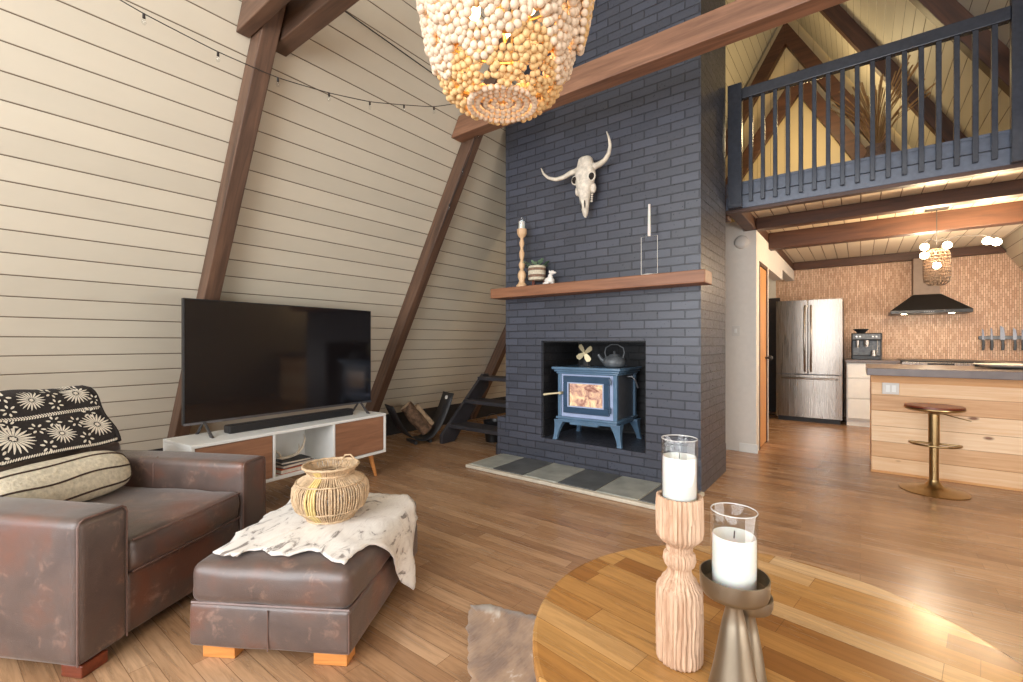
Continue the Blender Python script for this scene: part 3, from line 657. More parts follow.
# ------------------------------------------------------------ hall wall fittings
o = B(); lathe(o, [(0.07, 0), (0.07, 0.012), (0.058, 0.026), (0.03, 0.032), (0.001, 0.033)], 28); sm = obj('smoke_detector', o, 'tissue', smooth=True); sm.location = (-1.0, 5.329, 2.22); sm.rotation_euler = (rad(90), 0, 0); tag(sm, 'round white smoke detector high on the white wall end', 'detector')
sm = thing('light_switch', 'square white light switch on the wall end beside the chimney', 'switch', (-1.055, 5.329, 1.28)); obj('plate', bx((-0.04, -0.008, -0.055), (0.04, 0, 0.055)), 'tissue', sm, bevel=0.003); obj('toggle', bx((-0.012, -0.016, -0.022), (0.012, -0.007, 0.022)), 'white', sm, bevel=0.002)

# ------------------------------------------------------------ loft railing
rl = thing('loft_railing', 'slate blue wooden railing along the edge of the loft', 'railing', (0, 4.50, 2.357))
for x0, x1, zt in ((-0.949, -0.834, 1.105), (0.803, 0.935, 1.145)): obj('post', bx((x0, -0.06, -0.0), (x1, 0.0, zt)), 'rail', rl, bevel=0.006)
obj('top_rail', bx((-0.834, -0.045, 0.963), (0.803, 0.015, 1.055)), 'rail', rl, bevel=0.005)
bal = obj('baluster', bx((-0.0155, -0.032, 0.048), (0.0155, -0.001, 0.964)), 'rail', rl, bevel=0.003); bal.location.x = -0.766
for k in range(1, 17):
    c = bal.copy(); COL.objects.link(c); c.location.x = -0.766+k*0.0935
# dried grass in a vase, standing on the loft
gp = thing('dried_grass_vase', 'vase of dried brown grasses standing on the loft behind the railing', 'vase', (0.12, 5.60, 2.579))
bm = B(); lathe(bm, [(0.10, 0), (0.14, 0.1), (0.13, 0.3), (0.07, 0.42), (0.08, 0.46), (0.072, 0.46), (0.06, 0.42), (0.001, 0.40)], 24); obj('vase', bm, 'basketbrown', gp, smooth=True)
for k in range(60):
    t = random.uniform(0, 2*PI); s = random.uniform(0.1, 0.6); h = random.uniform(0.35, 0.75); bm = B()
    tube(bm, [(0, 0, 0.42), (s*0.3*math.cos(t), s*0.3*math.sin(t), 0.42+h*0.6), (s*0.75*math.cos(t), s*0.75*math.sin(t), 0.42+h)], [0.003, 0.003, 0.008], 5)
    obj('grass_stem', bm, 'dried', gp)
point('loft_lamp', (-0.6, 7.6, 4.3), 38, (1.0, 0.78, 0.42), 0.2)

# ------------------------------------------------------------ kitchen
fr = thing('refrigerator', 'stainless steel french door refrigerator with bottom freezer drawer', 'refrigerator', (-0.60, 7.86, 0))
obj('cabinet', bx((-0.405, 0.06, 0.05), (0.405, 0.80, 1.765)), 'greymetal', fr, bevel=0.006)
def bowdoor(x0, x1, z0, z1):
    bm = B(); n = 10; pts = []
    for k in range(n+1):
        x = x0+(x1-x0)*k/n; pts.append((x, 0.0-0.022*(1-(x/0.405)**2)))
    pts = [(x0, 0.055)]+pts+[(x1, 0.055)]
    prism(bm, pts[::-1], z0, z1, 2); return bm
for s, x0, x1 in ((-1, -0.405, -0.004), (1, 0.004, 0.405)):
    dd = obj('door', bowdoor(x0, x1, 0.70, 1.775), 'steel', fr, bevel=0.004)
    bm = B(); tube(bm, [(s*0.035, -0.025, 0.74), (s*0.037, -0.06, 0.77), (s*0.04, -0.078, 1.20), (s*0.037, -0.06, 1.66), (s*0.035, -0.025, 1.69)], 0.013, 10); obj('handle', bm, 'steel', dd, smooth=True)
dd = obj('freezer_drawer', bowdoor(-0.405, 0.405, 0.07, 0.69), 'steel', fr, bevel=0.004)
bm = B(); tube(bm, [(-0.34, -0.015, 0.635), (-0.33, -0.065, 0.64), (0.0, -0.085, 0.64), (0.33, -0.065, 0.64), (0.34, -0.015, 0.635)], 0.013, 10); obj('handle', bm, 'steel', dd, smooth=True)
obj('kick_plate', bx((-0.38, 0.04, 0.0), (0.38, 0.1, 0.07)), 'blackmatte', fr)
# base cabinet left of the range
cb_ = thing('base_cabinet', 'white drawer base cabinet between refrigerator and range', 'cabinet', (-0.15, 7.86, 0))
obj('body', bx((0, 0.02, 0.09), (0.56, 0.84, 0.88)), 'white', cb_)
obj('toe_kick', bx((0.0, 0.06, 0), (0.56, 0.12, 0.09)), 'white', cb_)
for z0, z1 in ((0.11, 0.38), (0.39, 0.66), (0.67, 0.87)):
    dd = obj('drawer', bx((0.012, 0.0, z0), (0.55, 0.02, z1)), 'white', cb_, bevel=0.004)
    bm = B(); ball(bm, (0.28, -0.02, (z0+z1)/2), 0.015); cyl(bm, (0.28, 0, (z0+z1)/2), (0.28, -0.015, (z0+z1)/2), 0.005, seg=8); obj('knob', bm, 'blackmatte', dd, smooth=True)
tag(obj('worktop', bx((-0.165, 7.83, 0.881), (0.418, 8.745, 0.918)), 'counter', bevel=0.004), 'dark worktop under the espresso machine', 'worktop')
rg = thing('kitchen_range', 'white slide-in cooking range with black display under the hood', 'range', (0.43, 7.84, 0))
obj('body', bx((0, 0.03, 0.0), (0.76, 0.85, 0.88)), 'white', rg, bevel=0.004); obj('oven_door', bx((0.015, 0, 0.2), (0.745, 0.03, 0.76)), 'steel', rg, bevel=0.005)
obj('control_panel', bx((0, -0.01, 0.785), (0.76, 0.05, 0.905)), 'steel', rg, bevel=0.005); obj('display', bx((0.25, -0.016, 0.83), (0.50, -0.009, 0.895)), 'black', rg, bevel=0.002)
for x in (0.07, 0.14, 0.20, 0.56, 0.62, 0.69):
    bm = B(); cyl(bm, (x, -0.01, 0.862), (x, -0.038, 0.862), 0.019, 0.016, 16); obj('knob', bm, 'greymetal', rg, smooth=True)
obj('cooktop', bx((-0.005, 0.0, 0.906), (0.765, 0.88, 0.925)), 'black', rg, bevel=0.004)
cb2 = thing('base_cabinet', 'white base cabinet right of the range below the knives', 'cabinet', (1.20, 7.86, 0))
obj('body', bx((0, 0.02, 0.09), (1.0, 0.84, 0.88)), 'white', cb2); obj('toe_kick', bx((0, 0.06, 0), (1.0, 0.12, 0.09)), 'white', cb2)
for k in (0, 1):
    dd = obj('door', bx((0.012+0.49*k, 0.0, 0.11), (0.49+0.49*k, 0.02, 0.87)), 'white', cb2, bevel=0.004); bm = B(); ball(bm, (0.43+0.12*k, -0.02, 0.78), 0.015); obj('knob', bm, 'blackmatte', dd, smooth=True)
tag(obj('worktop', bx((1.205, 7.83, 0.881), (2.2, 8.745, 0.918)), 'counter', bevel=0.004), 'dark rear worktop right of the range below the knife rail', 'worktop')
# hood
hd = thing('range_hood', 'black pyramid range hood with a beige flue on the mosaic wall', 'hood', (0.745, 8.745, 1.55))
bm = B(); W2 = 0.41; dpt = 0.5
lo = [(-W2, -dpt), (W2, -dpt), (W2, 0), (-W2, 0)]; hi = [(-0.16, -0.28), (0.13, -0.28), (0.13, 0), (-0.16, 0)]
r0 = [bm.verts.new((x, y, 0)) for x, y in lo]; r1 = [bm.verts.new((x, y, 0.045)) for x, y in lo]; r2 = [bm.verts.new((x, y, 0.27)) for x, y in hi]
for a_, b_ in ((r0, r1), (r1, r2)):
    for k in range(4): bm.faces.new((a_[k], a_[(k+1) % 4], b_[(k+1) % 4], b_[k]))
bm.faces.new(r0[::-1]); bm.faces.new(r2); obj('canopy', bm, 'black', hd, bevel=0.003)
obj('flue', bx((-0.155, -0.26, 0.27), (0.12, 0, 0.78)), simple('taupe flue metal', rgb(126, 106, 90), 0.5, 0.0, var=0.05), hd, bevel=0.003)
for k in range(5): obj('button', bx((-0.06+k*0.022, -dpt-0.004, 0.016), (-0.048+k*0.022, -dpt+0.001, 0.028)), 'greymetal', hd)
for x in (-0.26, 0.22):
    bm = B(); cyl(bm, (x, -0.40, -0.004), (x, -0.40, 0.002), 0.03); obj('lamp', bm, 'bulbw', hd)
point('hood_lamp', (0.75, 8.3, 1.50), 2, (1.0, 0.85, 0.65), 0.1)
# espresso machine
es = thing('espresso_machine', 'black and chrome espresso machine on the rear worktop', 'coffee machine', (-0.10, 8.05, 0.919), 0)
bm = B(); box(bm, (0, 0.10, 0.0), (0.34, 0.38, 0.37)); box(bm, (0, 0.0, 0.27), (0.34, 0.10, 0.37)); obj('body', bm, 'blackmatte', es, bevel=0.01)
bm = B(); box(bm, (0.015, -0.002, 0.0), (0.325, 0.12, 0.05)); obj('drip_tray', bm, 'black', es, bevel=0.004)
bm = B(); box(bm, (0.02, 0.094, 0.06), (0.32, 0.10, 0.265)); obj('back_panel', bm, 'iron', es)
bm = B(); box(bm, (0.02, -0.006, 0.285), (0.32, 0.001, 0.355)); obj('control_face', bm, 'iron', es)
for x in (0.06, 0.10, 0.24, 0.28):
    bm = B(); cyl(bm, (x, -0.006, 0.32), (x, -0.014, 0.32), 0.012, seg=12); obj('button', bm, 'steel', es, smooth=True)
bm = B(); cyl(bm, (0.17, 0.05, 0.205), (0.17, 0.05, 0.27), 0.033); cyl(bm, (0.17, 0.05, 0.18), (0.17, 0.05, 0.205), 0.028); tube(bm, [(0.17, 0.03, 0.195), (0.17, -0.09, 0.18)], 0.012, 10); obj('portafilter', bm, 'steel', es, smooth=True)
bm = B(); tube(bm, [(0.29, 0.04, 0.27), (0.29, 0.03, 0.16), (0.285, 0.02, 0.09)], 0.005, 8); obj('steam_wand', bm, 'steel', es, smooth=True)
bm = B(); cyl(bm, (0.245, 0.05, 0.05), (0.245, 0.05, 0.13), 0.032, 0.026, 18); obj('milk_jug', bm, 'steel', es, smooth=True)
bm = B(); cyl(bm, (0.07, 0.05, 0.17), (0.07, 0.05, 0.27), 0.02); obj('grinder_spout', bm, 'steel', es, smooth=True)
bm = B(); lathe(bm, [(0.045, 0.37), (0.05, 0.385), (0.085, 0.42), (0.09, 0.425), (0.085, 0.433), (0.001, 0.436)], 24, c=(0.11, 0.22, 0)); obj('bean_hopper', bm, 'blackmatte', es, smooth=True)
# knives on a rail
rail = tag(obj('knife_rail', bx((1.27, 8.70, 1.20), (1.80, 8.749, 1.245)), 'iron', bevel=0.003), 'magnetic knife rail on the stone mosaic wall', 'knife rail')
for i, (x, L, w) in enumerate(((1.31, 0.20, 0.022), (1.39, 0.22, 0.02), (1.49, 0.26, 0.045), (1.60, 0.21, 0.035), (1.67, 0.18, 0.022), (1.76, 0.22, 0.03))):
    lab = ['small knife at the left end of the knife rail', 'slim knife second from the left on the knife rail', 'broad chef knife, widest on the knife rail', 'wide knife right of the chef knife on the rail', 'short narrow knife hanging low on the rail', 'knife at the right end of the knife rail'][i]
    k_ = thing('kitchen_knife', lab, 'knife', (x, 8.695, 1.22), 0, 'kitchen knives on the rail')
    bm = B(); prism(bm, [(-w/2, -0.03), (w/2, -0.03), (w/2, 0.04), (w/4, L*0.5), (-w/2, L*0.62)], -0.002, 0.004); obj('blade', bm, 'greymetal', k_)
    bm = B(); prism(bm, [(-0.014, -0.03), (0.014, -0.03), (0.017, -0.10), (0.012, -0.165), (-0.014, -0.165), (-0.012, -0.09)], -0.011, 0.009); obj('handle', bm, 'black', k_, bevel=0.003)
# island
isl = thing('kitchen_island', 'kitchen island clad in knotty pine boards', 'island', (0.08, 5.215, 0))
obj('cladding', bx((0, 0, 0.0), (2.12, 0.72, 0.868)), 'pine', isl, bevel=0.002); obj('top_trim', bx((-0.004, -0.012, 0.80), (2.12, 0.0, 0.868)), 'pinetrim', isl, bevel=0.002)
obj('base_trim', bx((-0.004, -0.01, 0.0), (2.12, 0.0, 0.018)), 'pinetrim', isl)
ou = obj('outlet', bx((0.075, -0.018, 0.70), (0.19, -0.001, 0.80)), 'tissue', isl, bevel=0.003)
for x in (0.10, 0.14): obj('socket_face', bx((x, -0.021, 0.72), (x+0.028, -0.017, 0.78)), 'white', ou, bevel=0.002)
tag(obj('island_worktop', bx((0.045, 5.02, 0.87), (2.23, 6.05, 0.935)), 'counter', bevel=0.005), 'thick grey brown worktop on the pine kitchen island', 'worktop')
bm = B(); lathe(bm, [(0.06, 0), (0.17, 0.012), (0.235, 0.03), (0.24, 0.036), (0.225, 0.034), (0.16, 0.018), (0.001, 0.012)], 36); o = obj('serving_platter', bm, 'ceramic', smooth=True); o.location = (1.02, 5.58, 0.9355); tag(o, 'shallow white serving platter on the island worktop', 'platter')
tag(obj('phone_speaker', bx((0.83, 5.88, 0.9355), (1.0, 5.95, 0.975)), 'black', bevel=0.01), 'small black box on the island worktop behind the platter', 'box')
# stool
so = thing('bar_stool', 'brass adjustable bar stool with round wooden seat before the island', 'stool', (0.455, 4.80, 0))
bm = B(); lathe(bm, [(0.205, 0), (0.207, 0.006), (0.19, 0.012), (0.12, 0.024), (0.06, 0.045), (0.036, 0.075), (0.032, 0.09), (0.001, 0.09)], 44); obj('base', bm, 'brass', so, smooth=True)
bm = B(); cyl(bm, (0, 0, 0.085), (0, 0, 0.36), 0.029, seg=24); cyl(bm, (0, 0, 0.36), (0, 0, 0.62), 0.034, seg=24); obj('column', bm, 'brass', so, smooth=False, mods=())
bm = B(); pts = [(-0.14*math.cos(t)*-1, -0.03-0.14*math.sin(t), 0.375) for t in [PI*k/16-0.0 for k in range(17)]]
tube(bm, [(0.0, 0.0, 0.375)]+[(-0.03, -0.03, 0.375)]+[(-0.15*math.cos(PI*k/18), -0.03-0.15*math.sin(PI*k/18), 0.375) for k in range(19)]+[(0.03, -0.03, 0.375), (0, 0, 0.375)], 0.008, 10); obj('footrest', bm, 'brass', so, smooth=True)
bm = B(); lathe(bm, [(0.04, 0.60), (0.11, 0.622), (0.165, 0.628), (0.18, 0.64), (0.18, 0.648)], 40); obj('seat_pan', bm, 'brass', so, smooth=True)
bm = B(); lathe(bm, [(0.165, 0.645), (0.178, 0.652), (0.175, 0.665), (0.14, 0.668), (0.001, 0.663)], 40); obj('seat', bm, 'darkleg', so, smooth=True)
bm = B(); tube(bm, [(0.03, 0.02, 0.61), (0.09, -0.02, 0.595), (0.20, -0.05, 0.57)], 0.004, 6); obj('lever', bm, 'brass', so, smooth=True)
# kitchen pendant with globe bulbs
kc = thing('kitchen_chandelier', 'kitchen pendant with glowing globe bulbs around a dark woven cage', 'pendant light', (0.58, 5.92, 2.449))
obj('canopy', bx((-0.085, -0.05, -0.03), (0.085, 0.05, 0)), 'blackmatte', kc, bevel=0.004)
bm = B(); cyl(bm, (0, 0, -0.03), (0, 0, -0.36), 0.004, seg=8); obj('rod', bm, 'blackmatte', kc)
gl = [(-0.09, -0.05, -0.38), (-0.085, 0.03, -0.45), (0.07, -0.03, -0.38), (0.33, -0.06, -0.38), (0.40, 0.02, -0.385)]
for p in gl:
    bm = B(); tube(bm, [(0, 0, -0.33), (p[0]*0.5, p[1]*0.5, -0.30), (p[0], p[1], -0.33), (p[0], p[1], p[2]+0.035)], 0.002, 8); ar = obj('arm', bm, 'blackmatte', kc, smooth=True)
    bm = B(); ball(bm, p, 0.034, 3); obj('globe_bulb', bm, 'bulbw', kc, smooth=True)
bm = B(); R = 0.098
for k in range(16):
    t = 2*PI*k/16
    tube(bm, [(R*s*math.cos(t+tw), R*s*math.sin(t+tw), z) for s, z, tw in ((0.55, -0.41, 0), (0.9, -0.435, .1), (1, -0.48, .2), (1, -0.56, .4), (1, -0.65, .6), (0.92, -0.715, .75), (0.6, -0.745, .85))], 0.0028, 5)
    tube(bm, [(R*s*math.cos(t-tw), R*s*math.sin(t-tw), z) for s, z, tw in ((0.55, -0.41, 0), (0.9, -0.435, .1), (1, -0.48, .2), (1, -0.56, .4), (1, -0.65, .6), (0.92, -0.715, .75), (0.6, -0.745, .85))], 0.0028, 5)
for z, s in ((-0.41, .55), (-0.44, .92), (-0.47, 1), (-0.50, 1), (-0.53, 1), (-0.56, 1), (-0.59, 1), (-0.62, 1), (-0.65, 1), (-0.68, .97), (-0.71, .93), (-0.745, .6)): tube(bm, [(R*s*math.cos(2*PI*k/24), R*s*math.sin(2*PI*k/24), z) for k in range(25)], 0.004, 6, caps=False)
obj('woven_shade', bm, 'wovenlamp', kc)
bm = B(); ball(bm, (0, 0, -0.56), 0.032, 3); obj('inner_bulb', bm, 'bulbw', kc, smooth=True)
for i, p in enumerate(((0.55, 5.87, 2.13), (0.93, 5.88, 2.12))): point('kitchen_bulb', (p[0], p[1]-0.12, p[2]-0.05), 30, (1.0, 0.74, 0.45), 0.06)
point('kitchen_fill', (0.6, 7.0, 2.0), 22, (1.0, 0.80, 0.58), 0.1)  # added warm fill for the rear kitchen; no bulb hangs here
# passage cupboard
o = thing('passage_cupboard', 'low pine cupboard in the passage left of the refrigerator', 'cupboard', (-1.75, 7.9, 0)); obj('body', bx((0, 0, 0), (0.45, 0.5, 0.92)), 'doorwood', o, bevel=0.004); obj('door', bx((0.03, -0.015, 0.05), (0.42, 0, 0.88)), 'doorwood', o, bevel=0.004)

# ------------------------------------------------------------ bead chandelier
bc = thing('bead_chandelier', 'large cream wooden bead chandelier glowing at the top of the picture', 'chandelier', (-0.997, 1.25, 1.985))
prof = [(0.0, 0.118), (0.02, 0.155), (0.05, 0.182), (0.10, 0.210), (0.18, 0.238), (0.27, 0.262), (0.36, 0.278), (0.46, 0.295), (0.60, 0.305), (0.80, 0.31)]
def Rz(z):
    for (z0, r0), (z1, r1) in zip(prof, prof[1:]):
        if z <= z1: return r0+(r1-r0)*max(0, (z-z0)/(z1-z0))
    return prof[-1][1]
def strand(pts, br, mat, nm='bead_strand'):
    P_ = [Vector(p) for p in pts]; bm = B(); acc = 0; step = br*1.95; ball(bm, P_[0], br, 2)
    last = P_[0]
    for p in P_[1:]:
        seg = (p-last).length
        if seg >= step:
            n = int(seg/step)
            for q in range(n): last = last+(p-last).normalized()*step; ball(bm, last, br*random.uniform(0.93, 1.06), 2)
    return obj(nm, bm, mat, bc, smooth=True)
def swag(a0, a1, z, drop, br, mat, out=0.0, nseg=60):
    pts = []
    for k in range(nseg+1):
        t = k/nseg; a = a0+(a1-a0)*t; bell = 1-(2*t-1)**2; zz = z-drop*bell; r = Rz(max(0, zz))+out+0.016*bell*(0.4+drop*6); pts.append((r*math.cos(a), r*math.sin(a), zz))
    return strand(pts, br, mat)
tiers = [(0.080, 8, 0.082, 0.0115), (0.150, 8, 0.10, 0.0125), (0.225, 8, 0.115, 0.0138), (0.305, 9, 0.125, 0.0142), (0.39, 9, 0.13, 0.0142), (0.48, 10, 0.135, 0.0142), (0.57, 10, 0.14, 0.0142)]
for ti, (z, n, drop, br) in enumerate(tiers):
    for k in range(n):
        a0 = 2*PI*(k+0.5*(ti % 2))/n+0.35; a1 = a0+2*PI/n
        # only the side seen from the room is nested deeply
        am = (a0+a1)/2; facing = math.cos(am-rad(-52)) > -0.25
        lv = [max(0.02, (drop-q_*2.15*br)/drop) for q_ in range(int(drop/(2.15*br))+1)] if facing else (1.0,)
        for j, f in enumerate(lv):
            m_ = 'beady' if (ti == 0) or (ti == 1 and k % 3 == 0) else 'beadw'
            swag(a0, a1, z, drop*f, br, m_, out=0.0)
# bottom rings
for z, r in ((0.0, 0.115), (0.003, 0.088), (0.006, 0.06), (0.008, 0.03)):
    strand([(r*math.cos(2*PI*k/80), r*math.sin(2*PI*k/80), z) for k in range(80)], 0.011, 'beadw')
for z_, br_ in ((0.02, 0.0115), (0.062, 0.0115), (0.125, 0.012), (0.19, 0.012)):
    strand([((Rz(z_)-0.004)*math.cos(2*PI*k/120), (Rz(z_)-0.004)*math.sin(2*PI*k/120), z_) for k in range(120)], br_, 'beady')
# hanging side lobe on the right
for j in range(9):
    a0, a1 = rad(2+2*j), rad(60-2*j); pts = []
    for k in range(61):
        t = k/60; a = a0+(a1-a0)*t; bell = 1-(2*t-1)**2; zz = 0.50-(0.33-0.03*j)*bell; r = Rz(max(0, zz))+0.035; pts.append((r*math.cos(a), r*math.sin(a), zz))
    strand(pts, 0.0125, 'beady' if j % 3 else 'beadw')
for z in (0.12, 0.30, 0.48, 0.62, 0.80):
    r = Rz(z)-0.016; bm = B(); tube(bm, [(r*math.cos(2*PI*k/48), r*math.sin(2*PI*k/48), z) for k in range(49)], 0.005, 6, caps=False); obj('frame_ring', bm, 'gold', bc, smooth=True)
for k in range(6):
    a = 2*PI*k/6; bm = B(); tube(bm, [((Rz(z)-0.018)*math.cos(a), (Rz(z)-0.018)*math.sin(a), z) for z in (0.12, 0.2, 0.3, 0.4, 0.5, 0.62, 0.8)], 0.005, 6); obj('frame_rib', bm, 'gold', bc, smooth=True)
bm = B(); cyl(bm, (0, 0, 0.25), (0, 0, 1.13), 0.008); obj('stem', bm, 'gold', bc, smooth=True)
for k in range(4):
    a = 2*PI*k/4+0.5; p = (0.10*math.cos(a), 0.10*math.sin(a)); bm = B(); tube(bm, [(0, 0, 0.30), (p[0]*0.6, p[1]*0.6, 0.26), (p[0], p[1], 0.30)], 0.006, 8); obj('lamp_arm', bm, 'gold', bc, smooth=True)
    bm = B(); ball(bm, (p[0], p[1], 0.34), (0.022, 0.022, 0.035), 3); obj('bulb', bm, 'bulb', bc, smooth=True)
point('chandelier_glow', (-0.997, 1.25, 2.20), 3.2, (1.0, 0.66, 0.32), 0.06)

# ------------------------------------------------------------ string lights
sg = thing('string_lights', 'black string of small clear bulbs draped along the sloping board wall', 'string lights', (0, 0, 0))
cab = [(-2.894, 0.538, 2.851), (-2.906, 0.71, 2.831), (-2.916, 1.052, 2.813), (-2.913, 1.388, 2.819), (-2.888, 1.721, 2.861), (-2.856, 2.026, 2.918), (-2.81, 2.303, 2.996), (-2.764, 2.573, 3.077), (-2.702, 2.801, 3.185), (-2.77, 3.02, 3.22)]
fine = []
for i in range(len(cab)-1):
    for q in range(4): fine.append(Vector(cab[i]).lerp(Vector(cab[i+1]), q/4))
fine.append(Vector(cab[-1]))
fine += [Vector(p) for p in ((-2.80, 3.165, 3.10), (-2.90, 3.168, 2.93), (-3.0, 3.168, 2.80), (-3.17, 3.168, 2.51), (-3.35, 3.168, 2.2))]
bm = B(); tube(bm, fine, 0.0035, 6); obj('cord', bm, 'cable', sg, smooth=True, mods=(('SMOOTH', 3),))
bm = B(); tube(bm, [(-2.785, 1.463, 3.39), (-2.774, 1.66, 3.405), (-2.799, 2.791, 3.36), (-2.78, 3.025, 3.30)], 0.0045, 6); obj('cord', bm, 'cable', sg, smooth=True)
for p in cab[1:9]+[(-2.80, 3.15, 3.08), (-2.99, 3.15, 2.80), (-3.17, 3.15, 2.50)]:
    x, y, z = p; bm = B(); cyl(bm, (x, y, z+0.002), (x, y, z-0.022), 0.006, 0.007, 10); so_ = obj('socket', bm, 'cable', sg, smooth=True)
    bm = B(); lathe(bm, [(0.005, -0.022), (0.009, -0.032), (0.011, -0.044), (0.007, -0.054), (0.001, -0.058)], 12, c=p); obj('bulb', bm, 'clearbulb', so_, smooth=True)

# ------------------------------------------------------------ television and its stand
ts = thing('television_stand', 'white low television stand with two walnut doors and splayed legs', 'tv stand', (-3.173, 1.0, 0), rad(5.06))
# local: y along the length (0..1.518), x negative = depth
L, DP, Z0, Z1 = 1.518, 0.385, 0.195, 0.535
bm = B(); t = 0.022
box(bm, (-DP, 0, Z1-t), (0, L, Z1)); box(bm, (-DP, 0, Z0), (0, L, Z0+t)); box(bm, (-DP, 0, Z0+t), (0, t, Z1-t)); box(bm, (-DP, L-t, Z0+t), (0, L, Z1-t)); box(bm, (-DP, t, Z0+t), (-DP+0.01, L-t, Z1-t))
for y in (0.505, 0.985): box(bm, (-DP+0.01, y, Z0+t), (-0.002, y+0.018, Z1-t))
obj('carcass', bm, 'white', ts, bevel=0.003)
for y0, y1 in ((t+0.003, 0.502), (1.006, L-t-0.003)):
    obj('door', bx((-0.022, y0, Z0+t+0.003), (-0.005, y1, Z1-t-0.003)), 'walnut_y', ts, bevel=0.002)
for x, sx in ((-0.07, 1), (-DP+0.07, -1)):
    for y, sy in ((0.12, -1), (L-0.12, 1)):
        bm = B(); cyl(bm, (x, y, Z0), (x+sx*0.035, y+sy*0.035, 0), 0.021, 0.013, 16); obj('leg', bm, 'legwood', ts, smooth=True)
def tsw(x, y, z):
    c, s = math.cos(rad(5.06)), math.sin(rad(5.06)); return (-3.173+x*c-y*s, 1.0+x*s+y*c, z)
for i, (m_, w, l, h, dz, nm, lab) in enumerate((('orange', 0.21, 0.29, 0.032, 0, 0, 'orange book, lowest of the stack in the television stand'), ('greybook', 0.17, 0.25, 0.022, 0.0325, 4, 'grey book in the middle of the television stand stack'), ('blackmatte', 0.15, 0.22, 0.018, 0.055, -5, 'thin black book on top of the television stand stack'))):
    bk = thing('book', lab, 'book', tsw(-0.13, 0.72, Z0+t+dz+0.001), rad(5+nm), 'books in the television stand')
    bm = B(); box(bm, (-w/2, -l/2, 0), (w/2, l/2, 0.003)); box(bm, (-w/2, -l/2, h-0.003), (w/2, l/2, h-0.0005)); box(bm, (-w/2, -l/2, 0.003), (-w/2+0.003, l/2, h-0.003)); obj('cover', bm, m_, bk)
    obj('pages', bx((-w/2+0.004, -l/2+0.004, 0.0031), (w/2-0.004, l/2-0.004, h-0.0031)), 'page', bk)
an = B(); q = [(-0.0, -0.10, 0.02), (0, -0.06, 0.008), (0, 0.0, 0.01), (0, 0.06, 0.02), (0.0, 0.10, 0.06), (0.0, 0.12, 0.12), (0.0, 0.11, 0.16)]
tube(an, q, [0.006, 0.010, 0.012, 0.011, 0.009, 0.006, 0.002], 8); tube(an, [(0, 0.05, 0.02), (0.02, 0.06, 0.06), (0.03, 0.05, 0.10)], [0.008, 0.006, 0.002], 8); tube(an, [(0, -0.06, 0.01), (0.0, -0.09, 0.05), (0.0, -0.13, 0.10), (0, -0.135, 0.13)], [0.008, 0.007, 0.004, 0.002], 8)
o = obj('antler', an, 'horn', smooth=True); o.location = tsw(-0.15, 0.72, Z0+t+0.074); o.rotation_euler = (0, 0, rad(5)); tag(o, 'small shed antler lying on the books in the television stand', 'antler')
tv = thing('television', 'large black flat screen television on the white stand', 'television', (-3.48, 1.775, 0.536), rad(3.1))
TL, TH, TB = 1.47, 0.82, 0.084
bm = B(); box(bm, (-0.03, -TL/2, TB), (0.0, TL/2, TB+TH)); obj('housing', bm, 'black', tv, bevel=0.004)
obj('screen', bx((0.0, -TL/2+0.008, TB+0.014), (0.003, TL/2-0.008, TB+TH-0.008)), 'screen', tv)
bm = B(); box(bm, (-0.002, -TL/2, TB-0.004), (0.006, TL/2, TB+0.012)); obj('bottom_bezel', bm, 'greymetal', tv, bevel=0.002)
for s in (-1, 1):
    y = s*(TL/2-0.12); bm = B()
    for sx in (-1, 1): prism(bm, [(-0.012+sx*0.008, TB+0.01), (0.0+sx*0.008, TB+0.01), (sx*0.11+0.01, 0.008), (sx*0.125+0.01, 0.0), (sx*0.10, 0.0)], y-0.008, y+0.008)
    obj('foot', bm, 'greymetal', tv, bevel=0.002)
sb = thing('soundbar', 'long black soundbar lying under the television', 'soundbar', tsw(-0.20, 0.80, Z1+0.001), rad(4))
obj('body', bx((-0.045, -0.50, 0), (0.035, 0.50, 0.055)), 'blackmatte', sb, bevel=0.01); obj('grille', bx((0.035, -0.49, 0.006), (0.038, 0.49, 0.049)), 'black', sb)

# ------------------------------------------------------------ armchair
ac = thing('leather_armchair', 'large worn brown leather armchair at the left edge of the room', 'armchair', (-2.10, 0.33, 0), rad(28.5))
bm = B(); rbox(bm, (-0.97, 0.0, 0.045), (0, 0.185, 0.545), 0.028, 10, (0.0, 0.006, 0.008), 0.002, 1); obj('armrest', bm, 'leather', ac, smooth=True)
bm = B(); rbox(bm, (-0.97, 0.765, 0.045), (0, 0.94, 0.545), 0.028, 10, (0.0, 0.006, 0.008), 0.002, 2); obj('armrest', bm, 'leather', ac, smooth=True)
bm = B(); rbox(bm, (-0.90, 0.187, 0.045), (-0.015, 0.763, 0.272), 0.015, 8, (0.006, 0, 0), 0.003, 3); obj('seat_base', bm, 'leather', ac, smooth=True)
bm = B(); rbox(bm, (-0.70, 0.19, 0.274), (-0.008, 0.76, 0.405), 0.028, 12, (0.014, 0, 0.016), 0.006, 4); obj('seat_cushion', bm, 'leather', ac, smooth=True)
bm = B(); rbox(bm, (-1.06, 0.0, 0.045), (-0.90, 0.94, 0.60), 0.04, 8); obj('backrest', bm, 'leather', ac, smooth=True)
bm = B(); rbox(bm, (-0.09, 0.19, -0.24), (0.09, 0.70, 0.24), 0.06, 10, (0.03, 0, 0.02), 0.004, 5)
bmesh.ops.rotate(bm, verts=bm.verts, cent=(0, 0, 0), matrix=Matrix.Rotation(rad(-20), 3, 'Y')); bmesh.ops.translate(bm, verts=bm.verts, vec=(-0.895, 0, 0.635)); obj('back_cushion', bm, 'leather', ac, smooth=True)
